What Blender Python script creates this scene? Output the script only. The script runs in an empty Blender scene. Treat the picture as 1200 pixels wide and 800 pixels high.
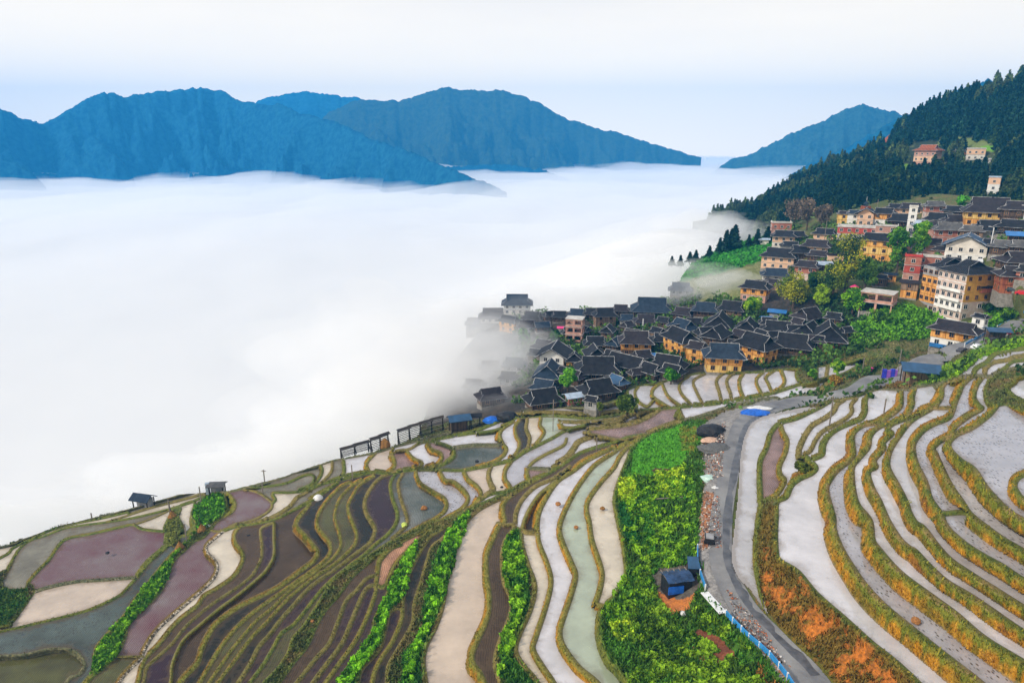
import bpy, bmesh, math, random
import numpy as np
from mathutils import Vector, Matrix
random.seed(7); RNG = np.random.RandomState(11)
C = bpy.context.scene
COL = C.collection
# ------------------------------------------------------------------ camera
CAMZ = 100.0
F, CX, CY = 800.0, 600.0, 400.0
PITCH = math.atan(230 / 800)
cd = bpy.data.cameras.new('camera'); cam = bpy.data.objects.new('camera', cd); COL.objects.link(cam)
cd.sensor_width = 36; cd.lens = 24.0; cd.clip_start = 0.5; cd.clip_end = 60000
cam.location = (0, 0, CAMZ); cam.rotation_euler = (math.pi / 2 - PITCH, 0, 0)
C.camera = cam
# ------------------------------------------------------------------ sky and sun
SUN_EL, SUN_AZ = math.radians(36), math.radians(-112)      # azimuth from +Y, towards -X (left)
wd = bpy.data.worlds.new('World'); C.world = wd; wd.use_nodes = True
nt = wd.node_tree; N = nt.nodes; L = nt.links; N.clear()
out = N.new('ShaderNodeOutputWorld'); bg = N.new('ShaderNodeBackground'); bg.inputs[1].default_value = 0.102
sky = N.new('ShaderNodeTexSky'); sky.sky_type = 'NISHITA'; sky.sun_disc = False
sky.sun_elevation = SUN_EL; sky.sun_rotation = SUN_AZ; sky.air_density = 1.0; sky.dust_density = 3.0; sky.altitude = 900
# thin, even overcast veil over the sky: a cloud layer with faint streaks
tc = N.new('ShaderNodeTexCoord'); mp = N.new('ShaderNodeMapping'); mp.inputs['Scale'].default_value = (1.2, 1.2, 7)
nz = N.new('ShaderNodeTexNoise'); nz.inputs['Scale'].default_value = 2.2; nz.inputs['Detail'].default_value = 6; nz.inputs['Roughness'].default_value = .55
L.new(tc.outputs['Generated'], mp.inputs[0]); L.new(mp.outputs[0], nz.inputs[0])
cr = N.new('ShaderNodeValToRGB'); cr.color_ramp.elements[0].position = .33; cr.color_ramp.elements[1].position = .62
cr.color_ramp.elements[0].color = (7.4, 7.4, 7.6, 1); cr.color_ramp.elements[1].color = (8.9, 8.5, 8.0, 1)
L.new(nz.outputs[0], cr.inputs[0])
mx = N.new('ShaderNodeMix'); mx.data_type = 'RGBA'; mx.inputs[0].default_value = 0.88
# the veil is brighter and warmer low over the horizon
sx_ = N.new('ShaderNodeSeparateXYZ'); L.new(tc.outputs['Generated'], sx_.inputs[0]); lo = N.new('ShaderNodeMapRange'); lo.inputs[1].default_value = .0; lo.inputs[2].default_value = .30
L.new(sx_.outputs[2], lo.inputs[0]); m2 = N.new('ShaderNodeMix'); m2.data_type = 'RGBA'; L.new(lo.outputs[0], m2.inputs[0]); m2.inputs[6].default_value = (21.0, 16.6, 10.2, 1); L.new(cr.outputs[0], m2.inputs[7])
L.new(sky.outputs[0], mx.inputs[6]); L.new(m2.outputs[2], mx.inputs[7])
L.new(mx.outputs[2], bg.inputs[0]); L.new(bg.outputs[0], out.inputs[0])
sd = bpy.data.lights.new('sun', 'SUN'); so = bpy.data.objects.new('sun', sd); COL.objects.link(so)
sd.energy = 3.1; sd.angle = math.radians(6); sd.color = (1, .90, .76)
so.rotation_euler = Vector((math.sin(SUN_AZ) * math.cos(SUN_EL), math.cos(SUN_AZ) * math.cos(SUN_EL), math.sin(SUN_EL))).to_track_quat('Z', 'Y').to_euler()
C.view_settings.view_transform = 'Standard'; C.view_settings.look = 'None'; C.view_settings.gamma = 1
C.view_settings.exposure = 0.16
C.cycles.volume_bounces = 9; C.cycles.max_bounces = 12; C.cycles.diffuse_bounces = 3; C.cycles.glossy_bounces = 2
C.cycles.transparent_max_bounces = 24
C.cycles.use_denoising = True
try: C.cycles.denoiser = 'OPENIMAGEDENOISE'
except Exception: pass
# ------------------------------------------------------------------ helpers: pixel <-> place
cp, sp = math.cos(PITCH), math.sin(PITCH)
def rays(px, py):
    px = np.asarray(px, float); py = np.asarray(py, float)
    v = (CY - py) / F
    return (px - CX) / F, cp + v * sp, -sp + v * cp
def vnoise(x, y, seed=0):
    xi = np.floor(x).astype(np.int64); yi = np.floor(y).astype(np.int64); fx = x - xi; fy = y - yi
    fx = fx * fx * (3 - 2 * fx); fy = fy * fy * (3 - 2 * fy)
    def h(a, b):
        n = (a * 374761393 + b * 668265263 + seed * 974634) & 0x7fffffff
        n = ((n ^ (n >> 13)) * 1274126177) & 0x7fffffff
        return ((n ^ (n >> 16)) & 0xffff) / 65535.0
    return (h(xi, yi) * (1 - fx) + h(xi + 1, yi) * fx) * (1 - fy) + (h(xi, yi + 1) * (1 - fx) + h(xi + 1, yi + 1) * fx) * fy
def fbm(x, y, o=4, seed=0):
    s = 0; a = .5
    for k in range(o):
        s = s + a * vnoise(x * 2 ** k, y * 2 ** k, seed + k); a *= .5
    return s / (1 - .5 ** o)
def pts(s):
    return np.array([[float(v) for v in p.split(',')] for p in s.split()])
def crom(p, n=4):
    p = np.vstack([2 * p[0] - p[1], p, 2 * p[-1] - p[-2]]); o = []
    for i in range(1, len(p) - 2):
        a, b, c, d = p[i - 1:i + 3]
        for k in range(n):
            t = k / n
            o.append(.5 * (2 * b + (c - a) * t + (2 * a - 5 * b + 4 * c - d) * t * t + (3 * b - a - 3 * c + d) * t ** 3))
    o.append(p[-2]); return np.array(o)
# ------------------------------------------------------------------ materials
def mat(name, col, rough=.8, var=.25, scale=1.0, spec=.3, bump=0., bscale=None, obj_space=True, col2=None, metal=0.):
    m = bpy.data.materials.new(name); m.use_nodes = True; n = m.node_tree.nodes; l = m.node_tree.links
    b = n['Principled BSDF']; b.inputs['Roughness'].default_value = rough; b.inputs['Specular IOR Level'].default_value = spec
    b.inputs['Metallic'].default_value = metal
    t = n.new('ShaderNodeTexCoord'); z = n.new('ShaderNodeTexNoise'); z.inputs['Scale'].default_value = scale; z.inputs['Detail'].default_value = 5
    z.inputs['Roughness'].default_value = .65
    l.new(t.outputs['Object'], z.inputs[0]); r = n.new('ShaderNodeValToRGB')
    c = np.array(col[:3]); c2 = np.array(col2[:3]) if col2 is not None else np.clip(c * (1 + var), 0, 1)
    c1 = c if col2 is not None else c * (1 - var)
    r.color_ramp.elements[0].position = .35; r.color_ramp.elements[1].position = .65
    r.color_ramp.elements[0].color = (*c1, 1); r.color_ramp.elements[1].color = (*c2, 1)
    l.new(z.outputs[0], r.inputs[0]); l.new(r.outputs[0], b.inputs[0])
    if bump:
        z2 = n.new('ShaderNodeTexNoise'); z2.inputs['Scale'].default_value = bscale or scale * 4; z2.inputs['Detail'].default_value = 4
        l.new(t.outputs['Object'], z2.inputs[0]); bp = n.new('ShaderNodeBump'); bp.inputs['Strength'].default_value = bump; bp.inputs['Distance'].default_value = .2
        l.new(z2.outputs[0], bp.inputs['Height']); l.new(bp.outputs[0], b.inputs['Normal'])
    return m
def mesh_obj(name, v, f, m=None, parent=None, smooth=False, kind=None):
    me = bpy.data.meshes.new(name); me.from_pydata([tuple(a) for a in v], [], f); me.update()
    return link(name, me, m, parent, smooth, kind)
def link(name, me, m=None, parent=None, smooth=False, kind=None):
    o = bpy.data.objects.new(name, me); COL.objects.link(o)
    if m: me.materials.append(m)
    if parent: o.parent = parent
    if smooth: me.shade_smooth()
    if kind: o['kind'] = kind
    return o
def quad_mesh(name, V, Q, attrs=None):
    """big meshes straight from numpy; V n*3, Q m*4"""
    me = bpy.data.meshes.new(name); me.vertices.add(len(V)); me.vertices.foreach_set('co', V.astype(np.float32).ravel())
    k = Q.shape[1]
    me.loops.add(Q.size); me.loops.foreach_set('vertex_index', Q.astype(np.int32).ravel())
    me.polygons.add(len(Q)); me.polygons.foreach_set('loop_start', np.arange(0, Q.size, k, dtype=np.int32))
    try: me.polygons.foreach_set('loop_total', np.full(len(Q), k, np.int32))
    except Exception: pass
    me.update(calc_edges=True)
    for nme, col in (attrs or {}).items():
        a = me.color_attributes.new(nme, 'FLOAT_COLOR', 'POINT')
        a.data.foreach_set('color', np.hstack([col, np.ones((len(col), 1))]).astype(np.float32).ravel())
    return me
def thing(name, label, cat, loc=(0, 0, 0), rotz=0, group=None):
    o = bpy.data.objects.new(name, None); COL.objects.link(o); o.location = loc; o.rotation_euler = (0, 0, rotz)
    o.empty_display_size = .3
    tag(o, label, cat, group); return o
def tag(o, label, cat, group=None):
    o['label'] = label; o['category'] = cat
    if group: o['group'] = group
    return o
# ------------------------------------------------------------------ the terraces: bund lines (level, look, course)
# look: g golden riser, n green, b tan, d dark olive, w pale stony rim, o orange bank
LINES = []
def ln(z, look, s): LINES.append((z, look, pts(s)))
# east of the road
ln(-50.0,'x','901,719 897,716 880,691 866,677 858,655 861,620 865,585 867,556 870,524 878,500 893,489 925,481 962,476')
ln(None,'n','962,477 978,468 988,467 1004,464 1017,459 1030,455')
ln(None,'n','936,541 943,534 950,539 957,548')
ln(None,'n','911,588 904,584 898,586 892,589')
ln(-49.6,'n','962,477 935,490 915,496 904,508 899,525 892,540 891,560 892,590 888,620 886,650 890,680 899,715 925,741 954,767 974,793 1010,840')
ln(-48.7,'g','915,496 918,506 923,516 921,530 914,546 915,556 920,563 912,578 904,584')
ln(-48.2,'b','960,476 978,468 990,468 982,474 978,482 968,490 954,498 946,508 940,520 937,530 938,541')
ln(-47.9,'b','990,467 1004,466 998,474 999,482 992,490 978,498 964,506 956,516 950,528 943,532')
ln(-47.5,'n','1004,463 1017,460 1015,470 1015,482 1010,491 998,496 982,503 971,512 966,522 964,533 950,539')
ln(-47.0,'o','950,539 957,548 951,555 938,561 928,569 922,582 911,588 910,605 909,625 910,647 914,657 935,670 957,696 990,725 1022,754 1040,768 1060,785 1090,815 1130,860')
ln(-45.2,'G','1057,456 1057,466 1056,476 1047,485 1030,495 1014,498 1005,503 1000,510 1000,520 1001,532 996,540 984,549 976,558 969,574 977,605 978,621 987,644 1003,670 1016,688 1038,711 1066,734 1093,756 1121,778 1149,800 1190,840')
ln(-43.6,'G','1073,454 1070,466 1070,474 1064,486 1052,494 1036,498 1026,504 1020,512 1018,524 1008,536 1000,546 999,558 1001,576 1006,592 1020,610 1023,632 1030,643 1055,671 1091,698 1121,720 1154,748 1200,776 1290,830')
ln(-42.2,'G','1112,478 1102,478 1091,479 1070,488 1048,496 1041,503 1046,508 1036,518 1036,526 1025,539 1027,547 1018,553 1022,570 1031,587 1041,610 1055,632 1066,642 1073,646 1091,665 1110,682 1137,698 1165,717 1200,741 1290,798')
ln(-41.1,'G','1137,441 1112,447 1105,454 1104,465 1095,477 1070,492 1057,507 1045,525 1041,538 1042,550 1052,568 1062,588 1066,600 1073,612 1083,619 1099,640 1115,657 1143,676 1170,693 1200,712 1290,768')
ln(-39.9,'G','1140,441 1129,451 1125,460 1120,472 1117,482 1112,490 1095,497 1082,505 1072,518 1071,530 1075,545 1085,565 1091,585 1103,602 1110,618 1132,638 1154,652 1176,664 1200,680 1290,735')
ln(-38.7,'G','1152,442 1145,452 1142,465 1147,474 1151,479 1137,487 1120,500 1116,509 1102,517 1094,525 1097,532 1105,550 1115,570 1127,587 1137,602 1154,616 1176,632 1200,646 1290,700')
ln(-37.3,'G','1170,474 1160,486 1140,501 1122,509 1113,518 1114,527 1127,540 1142,550 1155,570 1170,587 1184,600 1200,610 1290,665')
ln(-36.0,'G','1290,540 1215,552 1200,556 1192,561 1189,569 1193,578 1202,587 1240,610 1290,640')
ln(None,'n','1102,602 1126,600 1137,602')
ln(None,'G','1170,474 1180,473 1200,481 1290,505')
ln(None,'n','1290,425 1200,440 1188,447 1180,454 1184,462 1192,468 1210,474 1290,490')
ln(None,'n','1172,436 1160,447 1155,460 1158,471 1170,474')
ln(None,'d','1016,460 1030,455 1057,456 1073,453 1097,449 1122,442 1145,440 1160,441 1175,436 1200,432 1290,424')
ln(-39.6,'n','1290,395 1200,405 1165,412 1147,417 1137,427 1125,437 1122,441')
ln(-39.1,'n','1290,400 1200,409 1182,411 1167,415 1157,425 1145,432 1141,441')
ln(None,'b','1290,410 1200,417 1182,422 1165,425 1156,432 1155,439')
ln(None,'n','1290,414 1200,422 1185,425 1180,430 1172,436')
# middle
ln(-54.4,'n','760,511 750,516 740,526 736,538 728,558 721,582 724,605 731,638 734,674 724,695 709,710 703,728 706,752 715,773 727,785 745,815 760,860')
ln(None,'g','698,707 704,709 709,710')
ln(-55.2,'g','760,510 746,516 736,524 726,536 720,548 704,566 690,586 688,598 691,611 694,632 703,659 706,674 703,692 698,707')
ln(-55.9,'g','736,518 720,530 700,543 688,556 673,578 661,602 656,620 661,638 670,659 675,674 670,695 661,722 656,740 661,758 679,782 702,802 730,845')
ln(-56.6,'g','720,524 708,530 688,540 672,552 654,564 640,584 631,605 631,632 640,656 646,680 640,710 628,746 625,761 637,782 649,800 670,840')
ln(-57.2,'g','666,550 646,568 630,582 616,606 611,632 619,662 627,686 622,713 610,740 604,761 613,779 628,797 650,835')
ln(None,'b','616,624 631,625')
ln(-57.9,'b','668,546 650,560 628,570 612,586 605,602 603,618 592,634 589,650 591,680 600,700 599,720 587,750 581,775 586,795 600,840')
ln(-58.7,'g','640,556 620,567 600,580 591,590 590,600 592,610 585,617 579,630 571,650 571,675 574,700 571,725 560,750 554,765 555,777 565,792 580,830')
ln(None,'b','586,615 603,614')
ln(None,'b','603,618 612,622')
ln(-60.1,'b','600,579 580,587 560,598 548,610 540,622 532,645 525,670 521,695 518,712 510,735 499,757 496,775 499,800 505,850')
ln(-60.9,'b','533,610 520,630 507,640 500,660 494,682 486,707 484,730 467,760 456,780 454,800 450,850')
ln(-61.5,'g','529,612 515,622 505,628 495,642 485,660 476,680 472,705 471,725 460,752 445,775 437,797 430,850')
ln(-62.0,'b','471,711 457,717 452,735 445,760 425,782 419,800 410,850')
ln(None,'g','441,685 447,688 452,686 459,672 465,660 477,645 486,636 500,625 517,615 524,611')
ln(-62.25,'n','447,688 459,684 452,700 440,725 436,742 417,770 400,795 380,850')
ln(-62.4,'g','522,611 510,617 485,627 462,640 447,655 444,664 441,685 440,696 430,724 416,752 396,780 382,800 350,850')
ln(-63.0,'b','441,685 432,688 424,700 410,734 400,756 376,788 366,802 330,850')
ln(-63.5,'b','440,674 430,678 418,692 406,704 396,730 386,754 370,772 348,800 310,845')
ln(-64.0,'n','470,638 447,646 438,651 430,660 414,674 406,684 394,700 380,716 370,734 360,756 344,776 328,798 295,845')
ln(-64.5,'n','478,625 470,629 450,640 430,653 414,664 400,672 388,684 378,700 368,716 356,734 344,748 338,766 324,786 308,802 270,850')
ln(-65.0,'n','464,555 458,566 460,582 466,600 464,614 454,627 440,638 426,651 408,664 386,682 370,700 356,718 344,732 330,742 320,760 308,780 296,796 260,845')
ln(-65.5,'b','464,553 446,560 434,574 428,588 430,600 438,614 440,622 434,636 416,650 398,664 376,679 360,692 344,710 330,726 318,742 304,758 294,778 280,800 250,845')
ln(-66.0,'g','438,558 422,568 414,580 408,594 412,608 418,624 416,638 404,651 388,664 368,677 344,696 328,712 314,728 296,746 280,768 256,800 225,845')
ln(-66.5,'g','424,562 412,570 400,582 394,596 393,608 398,624 400,638 394,650 384,660 364,674 340,692 320,712 302,726 288,742 270,764 246,799 215,845')
ln(-67.0,'g','410,565 400,570 384,586 374,602 372,614 378,624 386,634 388,646 380,658 356,676 328,696 308,710 290,724 272,742 256,764 236,798 210,845')
ln(-67.7,'g','364,590 358,598 348,614 358,626 368,638 373,646 369,657 352,670 328,688 304,700 280,712 258,728 248,740 238,760 232,778 214,798 190,840')
ln(-68.3,'g','321,612 321,630 321,650 315,663 306,674 280,696 258,712 234,732 216,748 206,766 201,782 200,798 190,840')
ln(-68.9,'b','318,613 306,620 307,636 307,652 301,666 294,676 276,690 254,704 236,718 218,734 202,754 180,774 172,782 169,798 160,840')
ln(-69.6,'g','320,609 296,613 281,618 275,627 277,636 285,648 284,660 274,676 254,690 240,698 232,710 216,722 201,737 186,756 172,770 166,784 163,798 150,840')
ln(-70.3,'w','262,622 250,632 242,640 244,648 252,656 255,665 250,678 236,692 222,704 200,723 184,738 172,756 164,772 148,788 138,802 110,845')
ln(-71.2,'n','256,608 240,628 228,634 216,645 206,654 200,666 195,678 190,690 174,708 160,720 150,732 147,746 138,766 122,782 104,798 70,845')
ln(None,'b','137,769 168,769')
ln(None,'n','232,621 222,632 204,648 192,662 180,676 168,692 158,704 150,718 138,732 122,748 112,762 109,790')
ln(-72.2,'n','212,629 202,636 192,644 174,660 164,673 152,686 140,698 120,708 100,716 70,724 40,731 20,736 0,740 -90,765')
ln(None,'d','40,694 60,688 90,682 120,680 160,677')
ln(None,'n','-90,740 0,733 14,726 26,714 34,702 40,693 38,686')
ln(-74.4,'n','-20,700 -5,706 0,694 3,689 12,691 30,690 34,682 44,670 58,656 68,641 80,631 110,625 140,618 156,615 166,620 192,623')
ln(None,'b','3,689 2,680 10,668 16,656')
ln(None,'b','156,615 176,608 192,601 204,594')
ln(-74.9,'n','-90,702 0,671 10,664 16,654 24,642 36,633 52,628 80,618 124,612 160,606 200,596 225,588 240,581')
ln(None,'b','124,612 152,603 180,594 220,584 240,578')
ln(-75.3,'n','-90,690 0,654 16,642 40,630 66,619 90,613 120,607 150,600')
ln(-72.7,'D','-90,774 0,768 30,766 56,760 80,760 93,766 100,778 94,790 80,798 60,840')
ln(None,'n','194,622 196,632 202,637')
ln(None,'n','204,595 198,606 193,618 194,623')
ln(None,'n','212,596 209,606 212,616 208,626 208,636')
ln(None,'n','228,590 226,602 230,614 222,626 209,629')
ln(None,'n','225,600 234,588 250,579 262,580 264,596 256,608 243,616 232,621 226,612 225,600')
ln(None,'g','243,621 258,608 272,600 276,590 271,581 266,576')
ln(-71,'b','266,576 280,573 300,576 312,583 319,590 316,598 300,608 280,614 262,622 250,622')
ln(None,'n','319,590 323,585 320,578 330,577 340,577 356,575 370,569 400,562 438,553')
ln(None,'b','300,612 320,606 340,594 348,584 358,578 364,574')
ln(-70,'n','262,622 280,616 296,614 320,609 336,602 352,594 366,586 380,577 396,566')
ln(None,'n','290,571 312,570 336,566 354,558 364,556 368,560 364,567 350,573')
ln(None,'n','376,545 378,550 376,558 368,568 356,575')
ln(None,'b','390,542 389,552 383,560 376,567')
ln(None,'n','403,539 404,552 400,561')
ln(None,'g','440,531 430,543 434,554')
ln(None,'g','461,526 460,532 463,540 462,548 456,553')
ln(None,'b','460,533 464,528 480,526 490,520 500,516')
ln(None,'g','476,527 484,536 495,543 484,551')
ln(None,'g','500,517 506,526 516,530 518,538 510,546 500,549')
ln(None,'n','498,516 516,519 530,525 533,532 530,538 520,544 508,549')
ln(None,'d','532,525 556,522 584,522')
ln(None,'d','-90,667 0,641 20,634 40,626 66,617 90,610 120,604 150,596 180,588 210,579 236,574 266,576 290,571 310,566 330,560 350,552 376,544 388,540 396,538 440,530 460,524 490,516 530,504 560,494 600,486 620,479 660,477 700,476 728,466')
ln(None,'n','490,519 520,513 550,508 580,504 596,496 604,490')
ln(None,'n','534,510 560,504 580,496 598,490 640,487 660,488 688,490 712,488 740,482')
ln(None,'b','600,484 640,482 668,483 700,484 720,481 746,480')
ln(None,'b','656,494 680,495 712,493 736,487 752,480')
ln(-62.8,'g','602,494 590,502 586,510 590,520 594,526 589,535 576,542 560,547')
ln(-62.3,'g','609,492 604,500 605,510 609,518 607,528 598,540')
ln(-61.8,'b','618,493 617,502 621,512 620,521 618,528')
ln(-61.2,'g','634,491 633,498 638,506 632,516 624,524')
ln(None,'g','656,493 660,500 672,501')
ln(None,'n','360,575 390,562 414,556 434,553 456,555 480,551 504,550 540,551 560,548 580,544 600,539 616,529 630,522 648,513 660,506 672,501 690,497')
ln(-60,'g','664,514 660,522 640,532 624,542 618,552 621,563')
ln(-59.3,'b','698,511 680,518 674,526 666,536 656,542')
ln(None,'d','622,549 642,550')
ln(None,'n','470,629 490,620 510,611 534,606 548,599 560,592 590,580 610,568 640,556 660,544 680,531 700,524 720,518 736,512 760,508')
ln(None,'n','560,588 574,579 592,576 608,570')
ln(-64.4,'b','472,556 467,566 470,584 478,610 470,622 460,630')
ln(-64,'g','488,556 492,565 500,571 512,578 522,585 523,596 513,606 490,618 472,627')
ln(-63,'g','516,553 522,562 532,564 544,574 549,584 544,594 532,602 516,610 500,617')
ln(-62.2,'g','544,552 549,561 560,570 564,580 557,591 545,599')
ln(-61.5,'b','576,546 573,556 576,566 579,574 566,583 558,590')
ln(-60.7,'g','600,540 593,550 592,560 597,568 600,574')
ln(None,'b','690,503 720,500 744,496 762,488 774,480 782,478')
ln(None,'b','690,497 720,495 740,487 752,482 776,478')
ln(None,'b','690,503 692,508 704,511 726,515 745,511 760,508 776,502 800,494 798,484 796,478')
# paddies below the village
ln(None,'n','740,482 758,480 784,478 808,476 830,474 860,470 890,464 908,460 936,451 948,448 970,442 988,438 1010,426 1024,419')
ln(None,'n','700,476 728,466 734,457 750,451 770,449 780,446 800,441 820,437 860,436 880,436 912,433 936,431 958,429 990,424 1008,420 1024,418 1045,417')
ln(None,'n','735,457 737,466 746,475')
ln(None,'g','748,453 744,460 748,470 758,476 764,471')
ln(None,'g','774,449 766,456 765,464 776,472 784,477')
ln(None,'g','776,449 783,464 797,475')
ln(None,'g','808,440 797,449 798,460 811,475')
ln(None,'b','828,437 813,446 816,458 824,474')
ln(None,'b','848,437 840,446 843,458 846,471')
ln(None,'b','861,436 852,446 856,460 858,470')
ln(None,'g','872,437 867,446 868,456 872,466')
ln(None,'g','896,435 887,444 888,452 894,463')
ln(None,'g','908,434 898,442 901,450 905,460')
ln(None,'g','916,434 920,446 916,454 908,459')
ln(None,'n','936,431 934,440 940,448')
ln(None,'n','958,430 957,443')
ln(None,'b','971,428 969,441')
ln(None,'b','1020,420 1012,428 1000,437 986,446 974,448 964,458')
ln(-54.5,'d','800,492 820,488 845,480 870,474 905,467 915,470 930,466 950,463 980,455 1020,446')
ln(None,'n','796,477 800,494')
# ------------------------------------------------------------------ ground surface (distance along every line of sight)
def mkctrl():
    P = []; Wt = []
    for z, lk, p in LINES:
        if z is None: continue
        c = crom(p, 1); dx, dy, dz = rays(c[:, 0], c[:, 1])
        for i in range(len(c)): P.append((c[i, 0], c[i, 1], dz[i] / z))
    def zp(s):
        for t in s.split():
            x, y, z = [float(v) for v in t.split(',')]; dx, dy, dz = rays(x, y); P.append((x, y, dz / z))
    def yp(s):
        for t in s.split():
            x, y, d = [float(v) for v in t.split(',')]; dx, dy, dz = rays(x, y); P.append((x, y, dy / d))
    # crests whose height changes along their course
    for s in ('760,508,-56.7 720,518,-58 700,524,-58.4 660,544,-59.2 610,568,-59.8 560,592,-60.6 534,606,-61.3 490,620,-63.8',
              '360,575,-69 434,553,-67.4 480,551,-66 540,551,-64 600,539,-62 648,513,-60.6 690,497,-59',
              '-90,667,-75.9 0,641,-75.7 90,610,-75.4 150,596,-75.2 210,579,-74.9 266,576,-74.0 330,560,-72.6 388,540,-70.8 440,530,-69.4 490,516,-67.7 530,504,-66 600,486,-63.3 660,477,-61 700,476,-60',
              '728,466,-59.4 770,449,-58.4 800,441,-57.6 860,436,-56.3 936,431,-54.7 1008,420,-52.6 1045,417,-51.5',
              '760,480,-58 808,476,-57 860,470,-55.8 908,460,-54.8 948,448,-54 988,438,-53 1020,420,-52.3',
              '1000,462,-49.8 1060,445,-49 1020,448,-51 1080,432,-50 1100,425,-49.4 1130,405,-48 1160,396,-47 1200,380,-45.3 1290,350,-43',
              '800,500,-54.2 870,480,-50.7 830,500,-51.7 830,560,-51.1 840,600,-50.8 825,650,-50.8 850,720,-50.6 900,770,-50.3 921,800,-50.1',
              '780,540,-53.6 770,620,-53.4 790,700,-52.8 760,760,-53.6 830,780,-52.2 800,830,-53 1000,850,-48.9',
              '800,410,-59 700,430,-61.5 640,450,-63.5 700,390,-63.5 640,400,-66 600,440,-70 600,380,-69 560,400,-75 540,440,-80 500,420,-88 500,470,-84 700,365,-64 760,365,-62 820,380,-58.6 850,400,-57.6 900,400,-55.8',
              '950,400,-54 1000,400,-52.6 1040,395,-50.8 1000,370,-49.6 1060,380,-48.6 1118,400,-48.6 1090,365,-46.4 1130,372,-45.5 1060,350,-44 1170,380,-46'):
        zp(s)
    yp('700,350,290 780,335,290 800,320,300 850,300,300 900,283,315 830,345,255 860,340,245 900,290,290 920,330,245 950,300,255 1000,350,202 1000,300,245 1000,250,295 1050,300,232 1100,250,270 '
       '1150,300,205 1200,250,235 1180,330,183 1200,352,168 1100,300,215 1290,320,165 1290,250,215 1050,232,320 1150,225,290 950,262,310')
    return np.array(P)
CT = mkctrl()
def tps_fit(P, lam):
    X = P[:, :2] / 100; n = len(X)
    d = np.sqrt(((X[:, None] - X[None]) ** 2).sum(2)) + 1e-9
    K = d * d * np.log(d) + np.eye(n) * lam
    A = np.zeros((n + 3, n + 3)); A[:n, :n] = K; A[:n, n] = 1; A[:n, n + 1:] = X; A[n, :n] = 1; A[n + 1:, :n] = X.T
    s = np.linalg.solve(A, np.concatenate([P[:, 2] * 1000, [0, 0, 0]]))
    return X, s
def tps_eval(fit, px, py):
    X, s = fit; n = len(X); q = np.stack([np.ravel(px), np.ravel(py)], 1) / 100; o = np.empty(len(q))
    for i in range(0, len(q), 4000):
        b = q[i:i + 4000]; d2 = ((b[:, None] - X[None]) ** 2).sum(2) + 1e-12
        o[i:i + 4000] = (.5 * d2 * np.log(d2)) @ s[:n] + s[n] + b @ s[n + 1:]
    return o / 1000
fit = tps_fit(CT, 0.02)
GX0, GY0, GST = -252, 200, 6
gxs = np.arange(GX0, 1430, GST); gys = np.arange(GY0, 930, GST)
GXX, GYY = np.meshgrid(gxs, gys)
WF = tps_eval(fit, GXX, GYY).reshape(GXX.shape)
WF = np.clip(WF, 1 / 420, 1 / 38)
def wbase(px, py):
    x = np.clip((np.asarray(px, float) - GX0) / GST, 0, len(gxs) - 1.001); y = np.clip((np.asarray(py, float) - GY0) / GST, 0, len(gys) - 1.001)
    i = x.astype(int); j = y.astype(int); fx = x - i; fy = y - j
    return (WF[j, i] * (1 - fx) + WF[j, i + 1] * fx) * (1 - fy) + (WF[j + 1, i] * (1 - fx) + WF[j + 1, i + 1] * fx) * fy
def zbase(px, py):
    return rays(px, py)[2] / wbase(px, py)
def at(px, py, dz=0.0):
    """the point of the ground seen at a pixel of the photograph"""
    dx, dy, dzz = rays(px, py); t = 1 / wbase(px, py)
    return Vector((float(dx * t), float(dy * t), float(dzz * t) + CAMZ + dz))
# ------------------------------------------------------------------ fields between the bunds
RX0, RY0, RW, RH = -100, 380, 1400, 520
curves = []
for z, lk, p in LINES:                      # courses that leave the picture run on past it
    p = p.copy()
    for e, o in ((0, 1), (-1, -2)):
        q = p[e]; d = q - p[o]; d = d / (np.hypot(*d) + 1e-9)
        if q[1] >= 810 and d[1] > .2: g = (912 - q[1]) / d[1]
        elif q[0] >= 1275: g = (1310 - q[0]) / max(d[0], .3)
        elif q[0] <= -70: g = (q[0] + 110) / max(-d[0], .3)
        else: continue
        p = np.vstack([q + d * g, p]) if e == 0 else np.vstack([p, q + d * g])
    curves.append(crom(p, 4))
def nearest_on(q, skip):
    best = (1e9, None)
    for k, c in enumerate(curves):
        if k == skip: continue
        if (abs(c - q).sum(1)).min() > 60: continue
        a = c[:-1]; b = c[1:]; ab = b - a; t = np.clip(((q - a) * ab).sum(1) / ((ab ** 2).sum(1) + 1e-9), 0, 1)
        f = a + ab * t[:, None]; d = np.sqrt(((f - q) ** 2).sum(1)); i = d.argmin()
        if d[i] < best[0]: best = (d[i], f[i])
    return best
orig = [c.copy() for c in curves]
for k, c in enumerate(curves):
    if LINES[k][1] == 'x': continue
    for e in (0, -1):
        d, f = nearest_on(c[e], k)
        if .3 < d < 7: curves[k] = np.vstack([f, curves[k]]) if e == 0 else np.vstack([curves[k], f])
SA = np.vstack([c[:-1] for c in curves]); SB = np.vstack([c[1:] for c in curves])
SL = np.concatenate([[k] * (len(c) - 1) for k, c in enumerate(curves)])
lab0 = np.zeros((RH, RW), np.int32); seg = np.full((RH, RW), -1, np.int32); sy = np.zeros((RH, RW), np.float32); sx = np.zeros((RH, RW), np.float32)
for i in range(len(SA)):
    n = int(np.abs(SB[i] - SA[i]).max() * 2) + 2
    q = SA[i] + (SB[i] - SA[i]) * np.linspace(0, 1, n)[:, None]
    X = np.round(q[:, 0] - RX0).astype(int); Y = np.round(q[:, 1] - RY0).astype(int); ok = (X >= 0) & (X < RW) & (Y >= 0) & (Y < RH)
    seg[Y[ok], X[ok]] = i; lab0[Y[ok], X[ok]] = -1
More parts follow.
